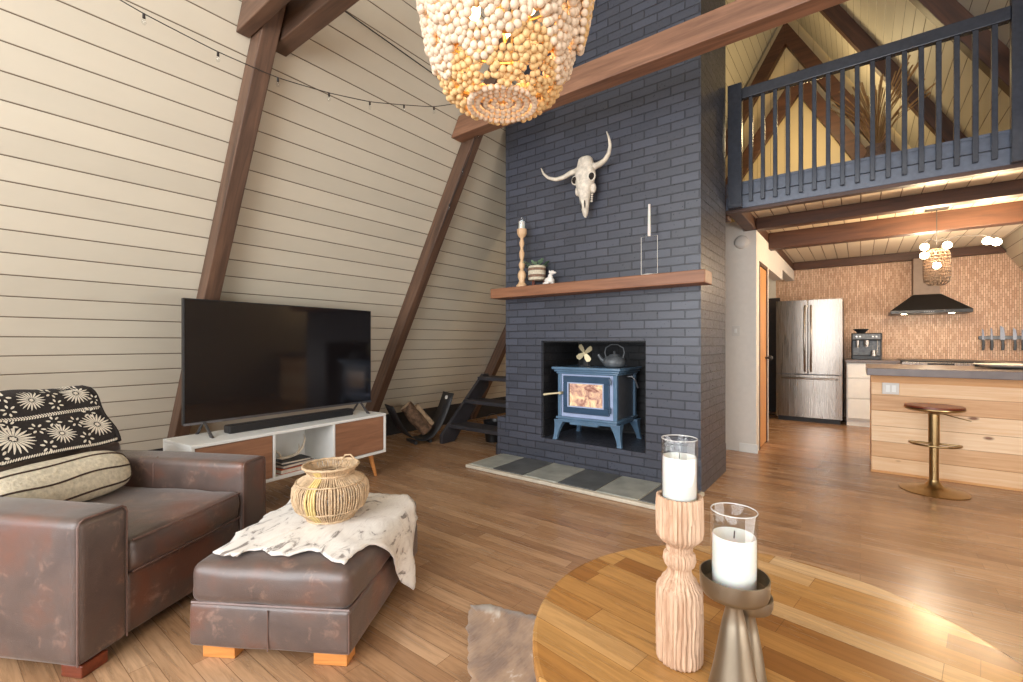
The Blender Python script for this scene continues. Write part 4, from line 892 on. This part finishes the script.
for y0, y1 in ((0.008, 0.177), (0.773, 0.932)):
    bm = B(); r = 0.02; pts = [(0.0015, y0, 0.05), (0.0015, y0, 0.52), (0.0015, y0+r*0.3, 0.536), (0.0015, y0+r, 0.545), (0.0015, y1-r, 0.545), (0.0015, y1-r*0.3, 0.536), (0.0015, y1, 0.52), (0.0015, y1, 0.05)]
    tube(bm, [(-0.005, a, b_) for _, a, b_ in pts], 0.0035, 6); obj('piping', bm, 'stitch', ac, smooth=True)
bm = B(); tube(bm, [(-0.006, 0.20, 0.40), (0.006, 0.33, 0.403), (0.008, 0.48, 0.404), (0.006, 0.62, 0.403), (-0.006, 0.75, 0.40)], 0.0045, 6); tube(bm, [(-0.004, 0.20, 0.281), (0.0, 0.48, 0.281), (-0.004, 0.75, 0.281)], 0.004, 6); obj('piping', bm, 'stitch', ac, smooth=True)
bm = B(); tube(bm, [(-0.52, 0.762, 0.40), (-0.52, 0.762, 0.52), (-0.52, 0.79, 0.553)], 0.003, 6); obj('seam', bm, 'stitch', ac, smooth=True)
for x in (-0.09, -0.93):
    for y in (0.02, 0.83): obj('foot', bx((x, y, 0), (x+0.085, y+0.09, 0.044)), 'darkleg', ac, bevel=0.004)
# everything lying on the chair: placed in the chair's frame
def acw(x, y, z):
    c, s = math.cos(rad(28.5)), math.sin(rad(28.5)); return Vector((-2.10+x*c-y*s, 0.33+x*s+y*c, z))
pl_ = thing('lumbar_pillow', 'cream woven lumbar pillow with brown stripes on the armchair seat', 'pillow', acw(-0.62, 0.41, 0.525), rad(28.5))
def pil(th, y, k=1.0):
    e = min(1, max(0, 1-(abs(y)/0.285)**5)); f = (0.35+0.65*e**0.5) if e > 0 else 0.35
    n = 1+0.03*noise.noise(Vector((y*7, math.cos(th)*1.5, math.sin(th)*1.5)))
    c, s = math.cos(th), math.sin(th); rx, rz = 0.085*f*k*n, 0.102*f*k*n
    x = rx*math.copysign(abs(c)**0.85, c); z = rz*math.copysign(abs(s)**0.85, s); return Vector((x-0.3*z, y, z))
bm = B(); ys = [-0.285, -0.28, -0.265]+[-0.25+0.5*k/24 for k in range(25)]+[0.265, 0.28, 0.285]; rings = [[bm.verts.new(pil(2*PI*k/36, y)) for k in range(36)] for y in ys]
for a, b_ in zip(rings, rings[1:]):
    for k in range(36): bm.faces.new((a[k], a[(k+1) % 36], b_[(k+1) % 36], b_[k]))
bm.faces.new(rings[0]); bm.faces.new(rings[-1]); obj('cover', bm, 'cream', pl_, smooth=True)
for th in (62, 12, -28, 118):
    bm = B(); tube(bm, [pil(rad(th+3*math.sin(y*18)), y, 1.008) for y in ys], 0.0045, 6); obj('stripe', bm, 'stripe', pl_, smooth=True)
# embroidered throw hung over the back cushion
th_ = thing('embroidered_throw', 'black throw with white embroidered flowers over the armchair back', 'throw', (-2.10, 0.33, 0), rad(28.5))
def thr(u, v, off=0.0):
    # u 0..1 along the chair width, v<0 behind, 0..1 down the front
    y = 0.12+0.59*u
    prf = [(-0.5, -1.085, 0.72), (-0.18, -1.045, 0.875), (0.0, -0.93, 0.912), (0.1, -0.87, 0.898), (0.5, -0.785, 0.79), (0.85, -0.72, 0.69), (1.0, -0.695, 0.64)]
    for (v0, x0, z0), (v1, x1, z1) in zip(prf, prf[1:]):
        if v <= v1 or v1 == 1.0:
            t = max(0, min(1, (v-v0)/(v1-v0))); x = x0+(x1-x0)*t; z = z0+(z1-z0)*t; break
    x += 0.012*max(0.0, math.sin(u*PI))**0.5+0.006*noise.noise(Vector((u*5, v*3, 1))); z += 0.012*noise.noise(Vector((u*3, v*2, 4)))
    nx = Vector((0.78, 0, 0.6)) if v > 0.05 else Vector((0.3, 0, 0.95))
    return Vector((x, y+0.01*math.sin(v*9), z))+nx*off
bm = B(); NU, NV = 40, 44; gr = [[bm.verts.new(thr(i/NU, -0.5+1.5*j/NV, 0.010)) for j in range(NV+1)] for i in range(NU+1)]
for i in range(NU):
    for j in range(NV): bm.faces.new((gr[i][j], gr[i+1][j], gr[i+1][j+1], gr[i][j+1]))
obj('cloth', bm, 'throw', th_, smooth=True, mods=(('SOLID', 0.014),))
# border roll on the right edge
bm = B(); tube(bm, [thr(1.0, -0.3+1.3*k/20, 0.004)+Vector((0, 0.012, 0)) for k in range(21)], 0.016, 8); obj('border', bm, 'throw', th_, smooth=True)
def petal(bm, u0, v0, ang, r0, r1, w):
    n = 5; L_, R_ = [], []
    for k in range(n+1):
        t = k/n; rr = r0+(r1-r0)*t; ww = w*math.sin(PI*(0.08+0.84*t))**0.8
        for s, lst in ((1, L_), (-1, R_)):
            du = (rr*math.cos(ang)-s*ww*math.sin(ang))/0.635; dv = (rr*math.sin(ang)+s*ww*math.cos(ang))/0.40
            u, v = u0+du, v0+dv
            lst.append(bm.verts.new(thr(min(1.02, max(0, u)), min(1.0, v), 0.0195)))
    for k in range(n): bm.faces.new((L_[k], L_[k+1], R_[k+1], R_[k]))
flowers = [(0.90, 0.71, 0.074, 21), (0.61, 0.76, 0.060, 19), (0.31, 0.72, 0.082, 21), (0.02, 0.78, 0.070, 19), (0.86, 0.15, 0.072, 21), (0.53, 0.20, 0.058, 19), (0.20, 0.17, 0.074, 20)]
for (u, v, R_, n) in flowers:
    bm = B()
    for k in range(n): petal(bm, u, v, 2*PI*k/n+0.1, R_*0.22, R_*random.uniform(0.92, 1.05), R_*0.062)
    for k in range(6): petal(bm, u, v, 2*PI*k/6, 0.0, R_*0.17, R_*0.06)
    obj('embroidered_flower', bm, 'thread', th_)
bm = B()
for k in range(58):
    u = k/57
    for v, hh in ((0.415, 0.011), (0.44, 0.011)): petal(bm, u, v, rad(50 if v < 0.43 else 130), 0, 0.014, 0.0032)
obj('embroidered_band', bm, 'thread', th_)
bm = B()
for k in range(66):
    petal(bm, k/65, 0.965, rad(120), 0, 0.016, 0.0035)
obj('embroidered_band', bm, 'thread', th_)
bm = B()
for (uc, vc) in ((0.76, 0.62), (0.76, 0.88), (0.49, 0.62), (0.48, 0.90), (0.20, 0.62), (0.19, 0.92), (0.68, 0.10), (0.68, 0.30), (0.37, 0.10), (0.37, 0.31), (0.07, 0.10), (0.07, 0.32), (0.98, 0.30), (0.62, 0.56), (0.34, 0.53), (0.90, 0.50)):
    for k in range(6):
        a = rad(60*k+20); petal(bm, uc+0.014*math.cos(a), vc+0.03*math.sin(a), a, 0.004, 0.024, 0.0055)
obj('embroidered_leaves', bm, 'thread', th_)

# ------------------------------------------------------------ ottoman
ot = thing('leather_ottoman', 'worn brown leather ottoman with orange wooden feet', 'ottoman', (-1.42, 0.925, 0), rad(32))
bm = B(); rbox(bm, (-0.61, 0, 0.05), (0, 0.80, 0.208), 0.014, 10, (0.004, 0.006, 0), 0.002, 6); obj('base', bm, 'leather', ot, smooth=True)
bm = B(); rbox(bm, (-0.605, 0.0, 0.204), (-0.002, 0.797, 0.347), 0.035, 14, (0.012, 0.014, 0.022), 0.004, 7); obj('cushion', bm, 'leather', ot, smooth=True)
bm = B(); c_ = 0.008; loop = [(-0.61+c_, c_), (-c_, c_), (-c_, 0.80-c_), (-0.61+c_, 0.80-c_), (-0.61+c_, c_)]; tube(bm, [(x, y, 0.206) for x, y in loop], 0.006, 6, caps=False); tube(bm, [(-0.30, -0.0075, 0.055), (-0.30, -0.0075, 0.2)], 0.0025, 6); tube(bm, [(-0.003, -0.001, 0.06), (-0.003, -0.001, 0.2)], 0.003, 6); obj('piping', bm, 'stitch', ot, smooth=True)
for x, y in ((-0.57, 0.02), (-0.145, 0.02), (-0.57, 0.71), (-0.145, 0.71)): obj('foot', bx((x, y, 0), (x+0.125, y+0.07, 0.049)), 'legwood', ot, bevel=0.003)
def otw(x, y, z):
    c, s = math.cos(rad(32)), math.sin(rad(32)); return Vector((-1.42+x*c-y*s, 0.925+x*s+y*c, z))
def ottop(x, y):
    hx, hy = 0.293, 0.394; sx = 1-((x+0.297)/hx)**2; sy = 1-((y-0.40)/hy)**2
    return 0.349+0.022*max(0, sx)**0.7*max(0, sy)**0.7
outl = [(-0.57, 0.07), (-0.515, 0.035), (-0.46, 0.03), (-0.43, 0.075), (-0.39, 0.095), (-0.33, 0.06), (-0.26, 0.055), (-0.21, 0.10), (-0.16, 0.095), (-0.09, 0.045), (-0.035, 0.03), (-0.03, 0.10), (-0.01, 0.19), (0.07, 0.27), (0.16, 0.335), (0.25, 0.385), (0.325, 0.46), (0.30, 0.51), (0.22, 0.545), (0.12, 0.60), (0.05, 0.66), (-0.04, 0.755), (-0.12, 0.735), (-0.20, 0.77), (-0.30, 0.745), (-0.386, 0.774), (-0.48, 0.74), (-0.56, 0.755), (-0.62, 0.67), (-0.585, 0.56), (-0.61, 0.45), (-0.575, 0.34), (-0.60, 0.24), (-0.56, 0.15)]
hd_ = B(); cx_, cy_ = -0.27, 0.42; K = 4; OUT = []
for i in range(len(outl)):
    a, b_ = outl[i], outl[(i+1) % len(outl)]
    for q in range(K): t = q/K; OUT.append((a[0]+(b_[0]-a[0])*t+0.006*noise.noise(Vector((i*1.7+t*3, 0, 0))), a[1]+(b_[1]-a[1])*t+0.006*noise.noise(Vector((0, i*1.7+t*3, 0)))))
def hpos(x, y, edge):
    wr = 0.007*noise.noise(Vector((x*9, y*9, 2)))+0.008*edge*abs(noise.noise(Vector((x*22, y*22, 5))))
    x0 = -0.02
    if x <= x0: return Vector((x, y, ottop(x, y)+0.006+max(0, wr)*(1.2)))
    s = x-x0; rr = 0.045; arc = rr*PI/2
    zt = ottop(x0, y)+0.006
    if s < arc: th = s/rr; return Vector((x0+rr*math.sin(th), y, zt-rr*(1-math.cos(th))+0.3*max(0, wr)))
    d_ = s-arc; return Vector((x0+rr+0.006+0.05*d_+abs(wr)*1.3+0.018*math.sin(y*30)*min(1, d_*6)+0.018*min(1, d_*6), y+0.0*d_, zt-rr-d_))
rings = [[hd_.verts.new(hpos(cx_+(x-cx_)*f, cy_+(y-cy_)*f, max(0, (f-0.7)/0.3))) for x, y in OUT] for f in [k/16 for k in range(1, 17)]]
cv = hd_.verts.new(hpos(cx_, cy_, 0)); n = len(OUT)
for k in range(n): hd_.faces.new((cv, rings[0][k], rings[0][(k+1) % n]))
for a, b_ in zip(rings, rings[1:]):
    for k in range(n): hd_.faces.new((a[k], b_[k], b_[(k+1) % n], a[(k+1) % n]))
o = obj('hide_throw', hd_, 'hide_w', smooth=True, mods=(('SOLID', 0.005, 1),)); o.location = (-1.42, 0.925, 0); o.rotation_euler = (0, 0, rad(32)); tag(o, 'white and grey speckled cowhide draped over the ottoman', 'hide')
bp = otw(-0.275, 0.405, 0.380)
bk = thing('rattan_basket', 'round open rattan basket standing on the cowhide covered ottoman', 'basket', bp); bk.scale = (0.97, 0.97, 0.93)
bprof = [(0.085, 0.0), (0.10, 0.012), (0.118, 0.03), (0.150, 0.06), (0.163, 0.095), (0.165, 0.125), (0.160, 0.155), (0.140, 0.18), (0.112, 0.195), (0.098, 0.205), (0.096, 0.215), (0.110, 0.235), (0.118, 0.245)]
bm = B(); yb = B()
for k in range(84):
    t = 2*PI*k/84; j = random.uniform(-0.012, 0.012); tgt = yb if (abs(((t-rad(-62)+PI) % (2*PI))-PI) < 0.17) else bm
    tube(tgt, [((r+0.002*random.uniform(-1, 1))*math.cos(t+j), (r+0.002*random.uniform(-1, 1))*math.sin(t+j), z) for r, z in bprof[1:]], 0.0035 if tgt is bm else 0.0052, 6)
obj('woven_canes', bm, 'rattan', bk, smooth=True); obj('yellow_canes', yb, 'rattan_y', bk, smooth=True)
bm = B()
for k in range(64):
    t = 2*PI*k/64+0.03; tube(bm, [((r-0.012)*math.cos(t+0.25*i/8), (r-0.012)*math.sin(t+0.25*i/8), z) for i, (r, z) in enumerate(bprof[2:10])], 0.0034, 5)
obj('inner_canes', bm, 'rattan', bk, smooth=True)
for nm, r, z, w in (('rim', 0.118, 0.247, 0.0065), ('neck_ring', 0.098, 0.212, 0.005), ('belly_ring', 0.148, 0.058, 0.004), ('shoulder_ring', 0.146, 0.178, 0.004), ('base_ring', 0.098, 0.006, 0.007)):
    bm = B(); tube(bm, [((r+0.001)*math.cos(2*PI*k/60), (r+0.001)*math.sin(2*PI*k/60), z+0.0015*math.sin(k*1.9)) for k in range(61)], w, 8, caps=False)
    obj(nm, bm, 'rattan', bk, smooth=True)
bm = B(); lathe(bm, [(0.001, 0.004), (0.095, 0.004), (0.095, 0.009), (0.001, 0.009)], 40); obj('floor_disc', bm, 'rattan', bk)
bm = B(); tube(bm, [(0.02, 0.118, 0.245), (0.0, 0.10, 0.275), (-0.03, 0.09, 0.27), (-0.06, 0.10, 0.245)], 0.004, 6); obj('handle_loop', bm, 'rattan', bk, smooth=True)

# ------------------------------------------------------------ coffee table and what stands on it
TZ = 0.45; TC = (-0.175, 1.192); TR = 0.536
ct = thing('coffee_table', 'round butcher block coffee table in the right foreground', 'coffee table', (TC[0], TC[1], 0))
bm = B(); lathe(bm, [(TR-0.02, TZ-0.04), (TR-0.004, TZ-0.036), (TR, TZ-0.028), (TR, TZ-0.007), (TR-0.003, TZ-0.002), (TR-0.010, TZ), (0.2, TZ)], 96); obj('tabletop', bm, 'tabletop', ct, bevel=0)
bm = B()
for k in (0, 1):
    a = rad(45+90*k); c, s = math.cos(a), math.sin(a); vs = box(bm, (-0.36, -0.03, TZ-0.09), (0.36, 0.03, TZ-0.041))
    bmesh.ops.rotate(bm, verts=vs, cent=(0, 0, 0), matrix=Matrix.Rotation(a, 3, 'Z'))
obj('apron', bm, 'legwood', ct)
for k in range(4):
    a = rad(45+90*k); bm = B(); cyl(bm, (0.32*math.cos(a), 0.32*math.sin(a), TZ-0.041), (0.40*math.cos(a), 0.40*math.sin(a), 0.012), 0.026, 0.018, 18); obj('leg', bm, 'legwood', ct, smooth=True)
wc = thing('carved_candle_holder', 'tall bleached carved wooden holder with a white pillar candle', 'candle holder', (-0.318, 1.028, TZ+0.001)); wc.scale = (0.92, 0.92, 1)
def wob(a, z, r): return 0.0024*math.sin(a*30+3*noise.noise(Vector((math.cos(a)*3, math.sin(a)*3, z*26))))+0.0012*noise.noise(Vector((math.cos(a)*9, math.sin(a)*9, z*14)))
prf = [(0.046, 0), (0.051, 0.004)]+[(0.052, 0.01+0.01*k) for k in range(15)]+[(0.050, 0.162), (0.042, 0.170), (0.038, 0.180), (0.030, 0.188), (0.026, 0.196), (0.026, 0.204), (0.033, 0.210), (0.037, 0.222), (0.035, 0.234), (0.027, 0.240), (0.030, 0.246), (0.028, 0.252), (0.034, 0.258), (0.044, 0.266), (0.051, 0.274)]+[(0.0525, 0.282+0.01*k) for k in range(8)]+[(0.051, 0.362), (0.046, 0.362), (0.045, 0.352), (0.001, 0.352)]
bm = B(); lathe(bm, prf, 110, wob=lambda a, z, r: (wob(a, z, r)*(1.0 if r > 0.04 else 0.6) if r > 0.02 else 0)); obj('carved_stand', bm, 'carved', wc, smooth=True)
def hurricane(parent, r, z0, hc, hg):
    bm = B(); lathe(bm, [(r*0.9, z0+0.003), (r*0.93, z0+0.006), (r*0.93, z0+hc-0.006), (r*0.90, z0+hc-0.001), (r*0.70, z0+hc-0.004), (r*0.3, z0+hc-0.007), (0.001, z0+hc-0.008)], 36); cd = obj('candle', bm, 'wax', parent, smooth=True)
    bm = B(); cyl(bm, (0, 0, z0+hc-0.009), (0.001, 0, z0+hc+0.006), 0.0013, seg=6); obj('wick', bm, 'wick', cd)
    bm = B(); lathe(bm, [(r, z0+0.001), (r, z0+hg-0.002), (r-0.0006, z0+hg), (r-0.0016, z0+hg), (r-0.0022, z0+hg-0.002), (r-0.0022, z0+0.001)], 44, close=True); gc_ = obj('glass_cylinder', bm, 'glass', parent, smooth=True)
    bm = B(); tube(bm, [((r-0.001)*math.cos(2*PI*k/60), (r-0.001)*math.sin(2*PI*k/60), z0+hg) for k in range(61)], 0.0009, 6, caps=False); obj('rim', bm, 'rim_glint', gc_, smooth=True)  # opaque pale ring stands in for the highlight on the glass edge
hurricane(wc, 0.0415, 0.352, 0.098, 0.136)
mc = thing('metal_candle_holder', 'pewter metal holder with a wide dish carrying a white pillar candle', 'candle holder', (-0.190, 0.943, TZ+0.001))
bm = B(); lathe(bm, [(0.053, 0), (0.055, 0.006), (0.048, 0.03), (0.038, 0.075), (0.029, 0.125), (0.021, 0.170), (0.014, 0.200), (0.018, 0.212), (0.030, 0.219), (0.050, 0.222), (0.057, 0.226), (0.060, 0.234), (0.061, 0.262), (0.0585, 0.262), (0.057, 0.238), (0.001, 0.231)], 56); obj('stand', bm, 'pewter', mc, smooth=True)
hurricane(mc, 0.041, 0.232, 0.105, 0.150)
m2 = thing('small_metal_candle_holder', 'smaller pewter candle holder half hidden behind the larger one', 'candle holder', (-0.183, 1.036, TZ+0.001))
bm = B(); lathe(bm, [(0.036, 0), (0.037, 0.005), (0.033, 0.03), (0.027, 0.07), (0.020, 0.11), (0.014, 0.140), (0.017, 0.152), (0.030, 0.158), (0.043, 0.162), (0.046, 0.170), (0.046, 0.186), (0.043, 0.186), (0.042, 0.172), (0.001, 0.166)], 44); obj('stand', bm, 'pewter', m2, smooth=True)
# cowhide rug under the table
ro = [(-1.35, 1.47), (-1.28, 1.53), (-1.20, 1.535), (-1.10, 1.58), (-0.95, 1.60), (-0.75, 1.66), (-0.45, 1.70), (-0.1, 1.60), (0.2, 1.65), (0.35, 1.4), (0.30, 1.1), (0.4, 0.8), (0.1, 0.65), (-0.2, 0.7), (-0.5, 0.62), (-0.8, 0.72), (-0.98, 0.95), (-1.04, 1.12), (-1.13, 1.22), (-1.22, 1.32), (-1.30, 1.40)]
bm = B(); RO = []
for i in range(len(ro)):
    a, b_ = ro[i], ro[(i+1) % len(ro)]
    for q in range(5): t = q/5; RO.append((a[0]+(b_[0]-a[0])*t+0.02*noise.noise(Vector((i*1.3+t*2.2, 3, 0))), a[1]+(b_[1]-a[1])*t+0.02*noise.noise(Vector((3, i*1.3+t*2.2, 0)))))
cx_, cy_ = -0.4, 1.15; n = len(RO)
def rp(x, y, f): return (x, y, 0.004+0.006*max(0, noise.noise(Vector((x*6, y*6, 0))))+0.010*max(0, f-0.8)*5*max(0, noise.noise(Vector((x*9, y*9, 7)))))
rings = [[bm.verts.new(rp(cx_+(x-cx_)*f, cy_+(y-cy_)*f, f)) for x, y in RO] for f in [k/14 for k in range(1, 15)]]; cv = bm.verts.new((cx_, cy_, 0.006))
for k in range(n): bm.faces.new((cv, rings[0][k], rings[0][(k+1) % n]))
for a, b_ in zip(rings, rings[1:]):
    for k in range(n): bm.faces.new((a[k], b_[k], b_[(k+1) % n], a[(k+1) % n]))
tag(obj('cowhide_rug', bm, 'hide_b', smooth=True, mods=(('SOLID', 0.004, 1),)), 'brown and white cowhide rug on the floor left of the coffee table', 'rug')

# ------------------------------------------------------------ firewood cradle, logs, steps
lh = thing('log_holder', 'black curved metal firewood cradle on the floor beside the steps', 'log holder', (-4.08, 3.57, 0), rad(72))
bm = B(); prof_ = []
for k in range(25):
    t = -1+2*k/24; x = 0.36*t+ (0.02 if t > 0 else 0); z = 0.035+0.46*abs(t)**2.1*(1.12 if t > 0 else 0.9); prof_.append((x, z))
for (x0, z0), (x1, z1) in zip(prof_, prof_[1:]):
    v = [bm.verts.new(p) for p in ((x0, -0.13, z0), (x1, -0.13, z1), (x1, 0.15, z1), (x0, 0.15, z0))]; bm.faces.new(v)
bmesh.ops.remove_doubles(bm, verts=bm.verts, dist=1e-5); obj('curved_sheet', bm, 'blackmatte', lh, smooth=True, mods=(('SOLID', 0.008),))
bm = B(); cyl(bm, (0.345, 0.01, 0.495), (0.357, 0.01, 0.492), 0.024, seg=18); obj('hand_hole', bm, 'ceramic', lh)
for x in (-0.09, 0.09): obj('foot', bx((x-0.015, -0.12, 0), (x+0.015, 0.14, 0.032)), 'blackmatte', lh)
def log(p0, p1, r, lab, m_='bark'):
    p0, p1 = Vector(p0), Vector(p1); c, s_ = math.cos(rad(72)), math.sin(rad(72)); t = thing('firewood_log', lab, 'log', (-4.08, 3.57, 0), rad(72), 'firewood in the cradle')
    d_ = (p1-p0).normalized(); u, w = frame_of(d_); bm = B(); rg_ = []
    for j in range(9):
        q = p0.lerp(p1, j/8); ring = []
        for k in range(18):
            a = 2*PI*k/18; rr = r*(1+0.18*noise.noise(Vector((math.cos(a)*1.6+p0.x*9, j*0.5, math.sin(a)*1.6))))*(0.72 if 4 < k < 9 else 1)
            ring.append(bm.verts.new(q+u*rr*math.cos(a)+w*rr*math.sin(a)))
        rg_.append(ring)
    for a, b_ in zip(rg_, rg_[1:]):
        for k in range(18): bm.faces.new((a[k], a[(k+1) % 18], b_[(k+1) % 18], b_[k]))
    bm.faces.new(rg_[0]); bm.faces.new(rg_[-1]); obj('bark', bm, m_, t)
    for e_, sg_ in ((p0, -1), (p1, 1)):
        bm = B(); cyl(bm, e_, e_+d_*sg_*0.002, r*0.8, seg=14); obj('cut_end', bm, 'logend', t)
log((-0.17, 0.0, 0.43), (0.07, -0.05, 0.13), 0.075, 'birch log leaning upright against the left arm of the firewood cradle')
log((-0.03, 0.07, 0.40), (0.16, 0.05, 0.17), 0.055, 'split birch log on the right side of the firewood cradle', 'logend')
sp_ = thing('black_steps', 'black painted open wooden steps between sloping wall and brick chimney', 'steps', (0, 0, 0))
rise, run = 0.26, 0.25
for x in (-3.82, -2.99):
    bm = B(); prism(bm, [(3.64, 0.0), (3.84, 0.0), (4.46, 0.60), (4.46, 0.76), (4.36, 0.76), (3.64, 0.10)][::-1], x-0.0, x+0.045, 0); obj('stringer', bm, 'stairpaint', sp_, bevel=0.005)
for k in range(3):
    y = 3.74+k*run; z = 0.19+k*rise
    obj('tread', bx((-3.775, y, z-0.02), (-2.99, y+0.27, z+0.022)), 'stairpaint', sp_, bevel=0.006)
bu = thing('ash_bucket', 'small black metal bucket standing under the black steps', 'bucket', (-3.42, 4.12, 0)); bm = B(); lathe(bm, [(0.09, 0), (0.115, 0.24), (0.118, 0.245), (0.112, 0.245), (0.087, 0.01), (0.001, 0.01)], 28); obj('pail', bm, 'black', bu, smooth=True)
bm = B(); tube(bm, [(0.115*math.cos(PI*k/12), 0.0, 0.22+0.10*math.sin(PI*k/12)) for k in range(13)], 0.003, 6); obj('bail', bm, 'greymetal', bu, smooth=True)
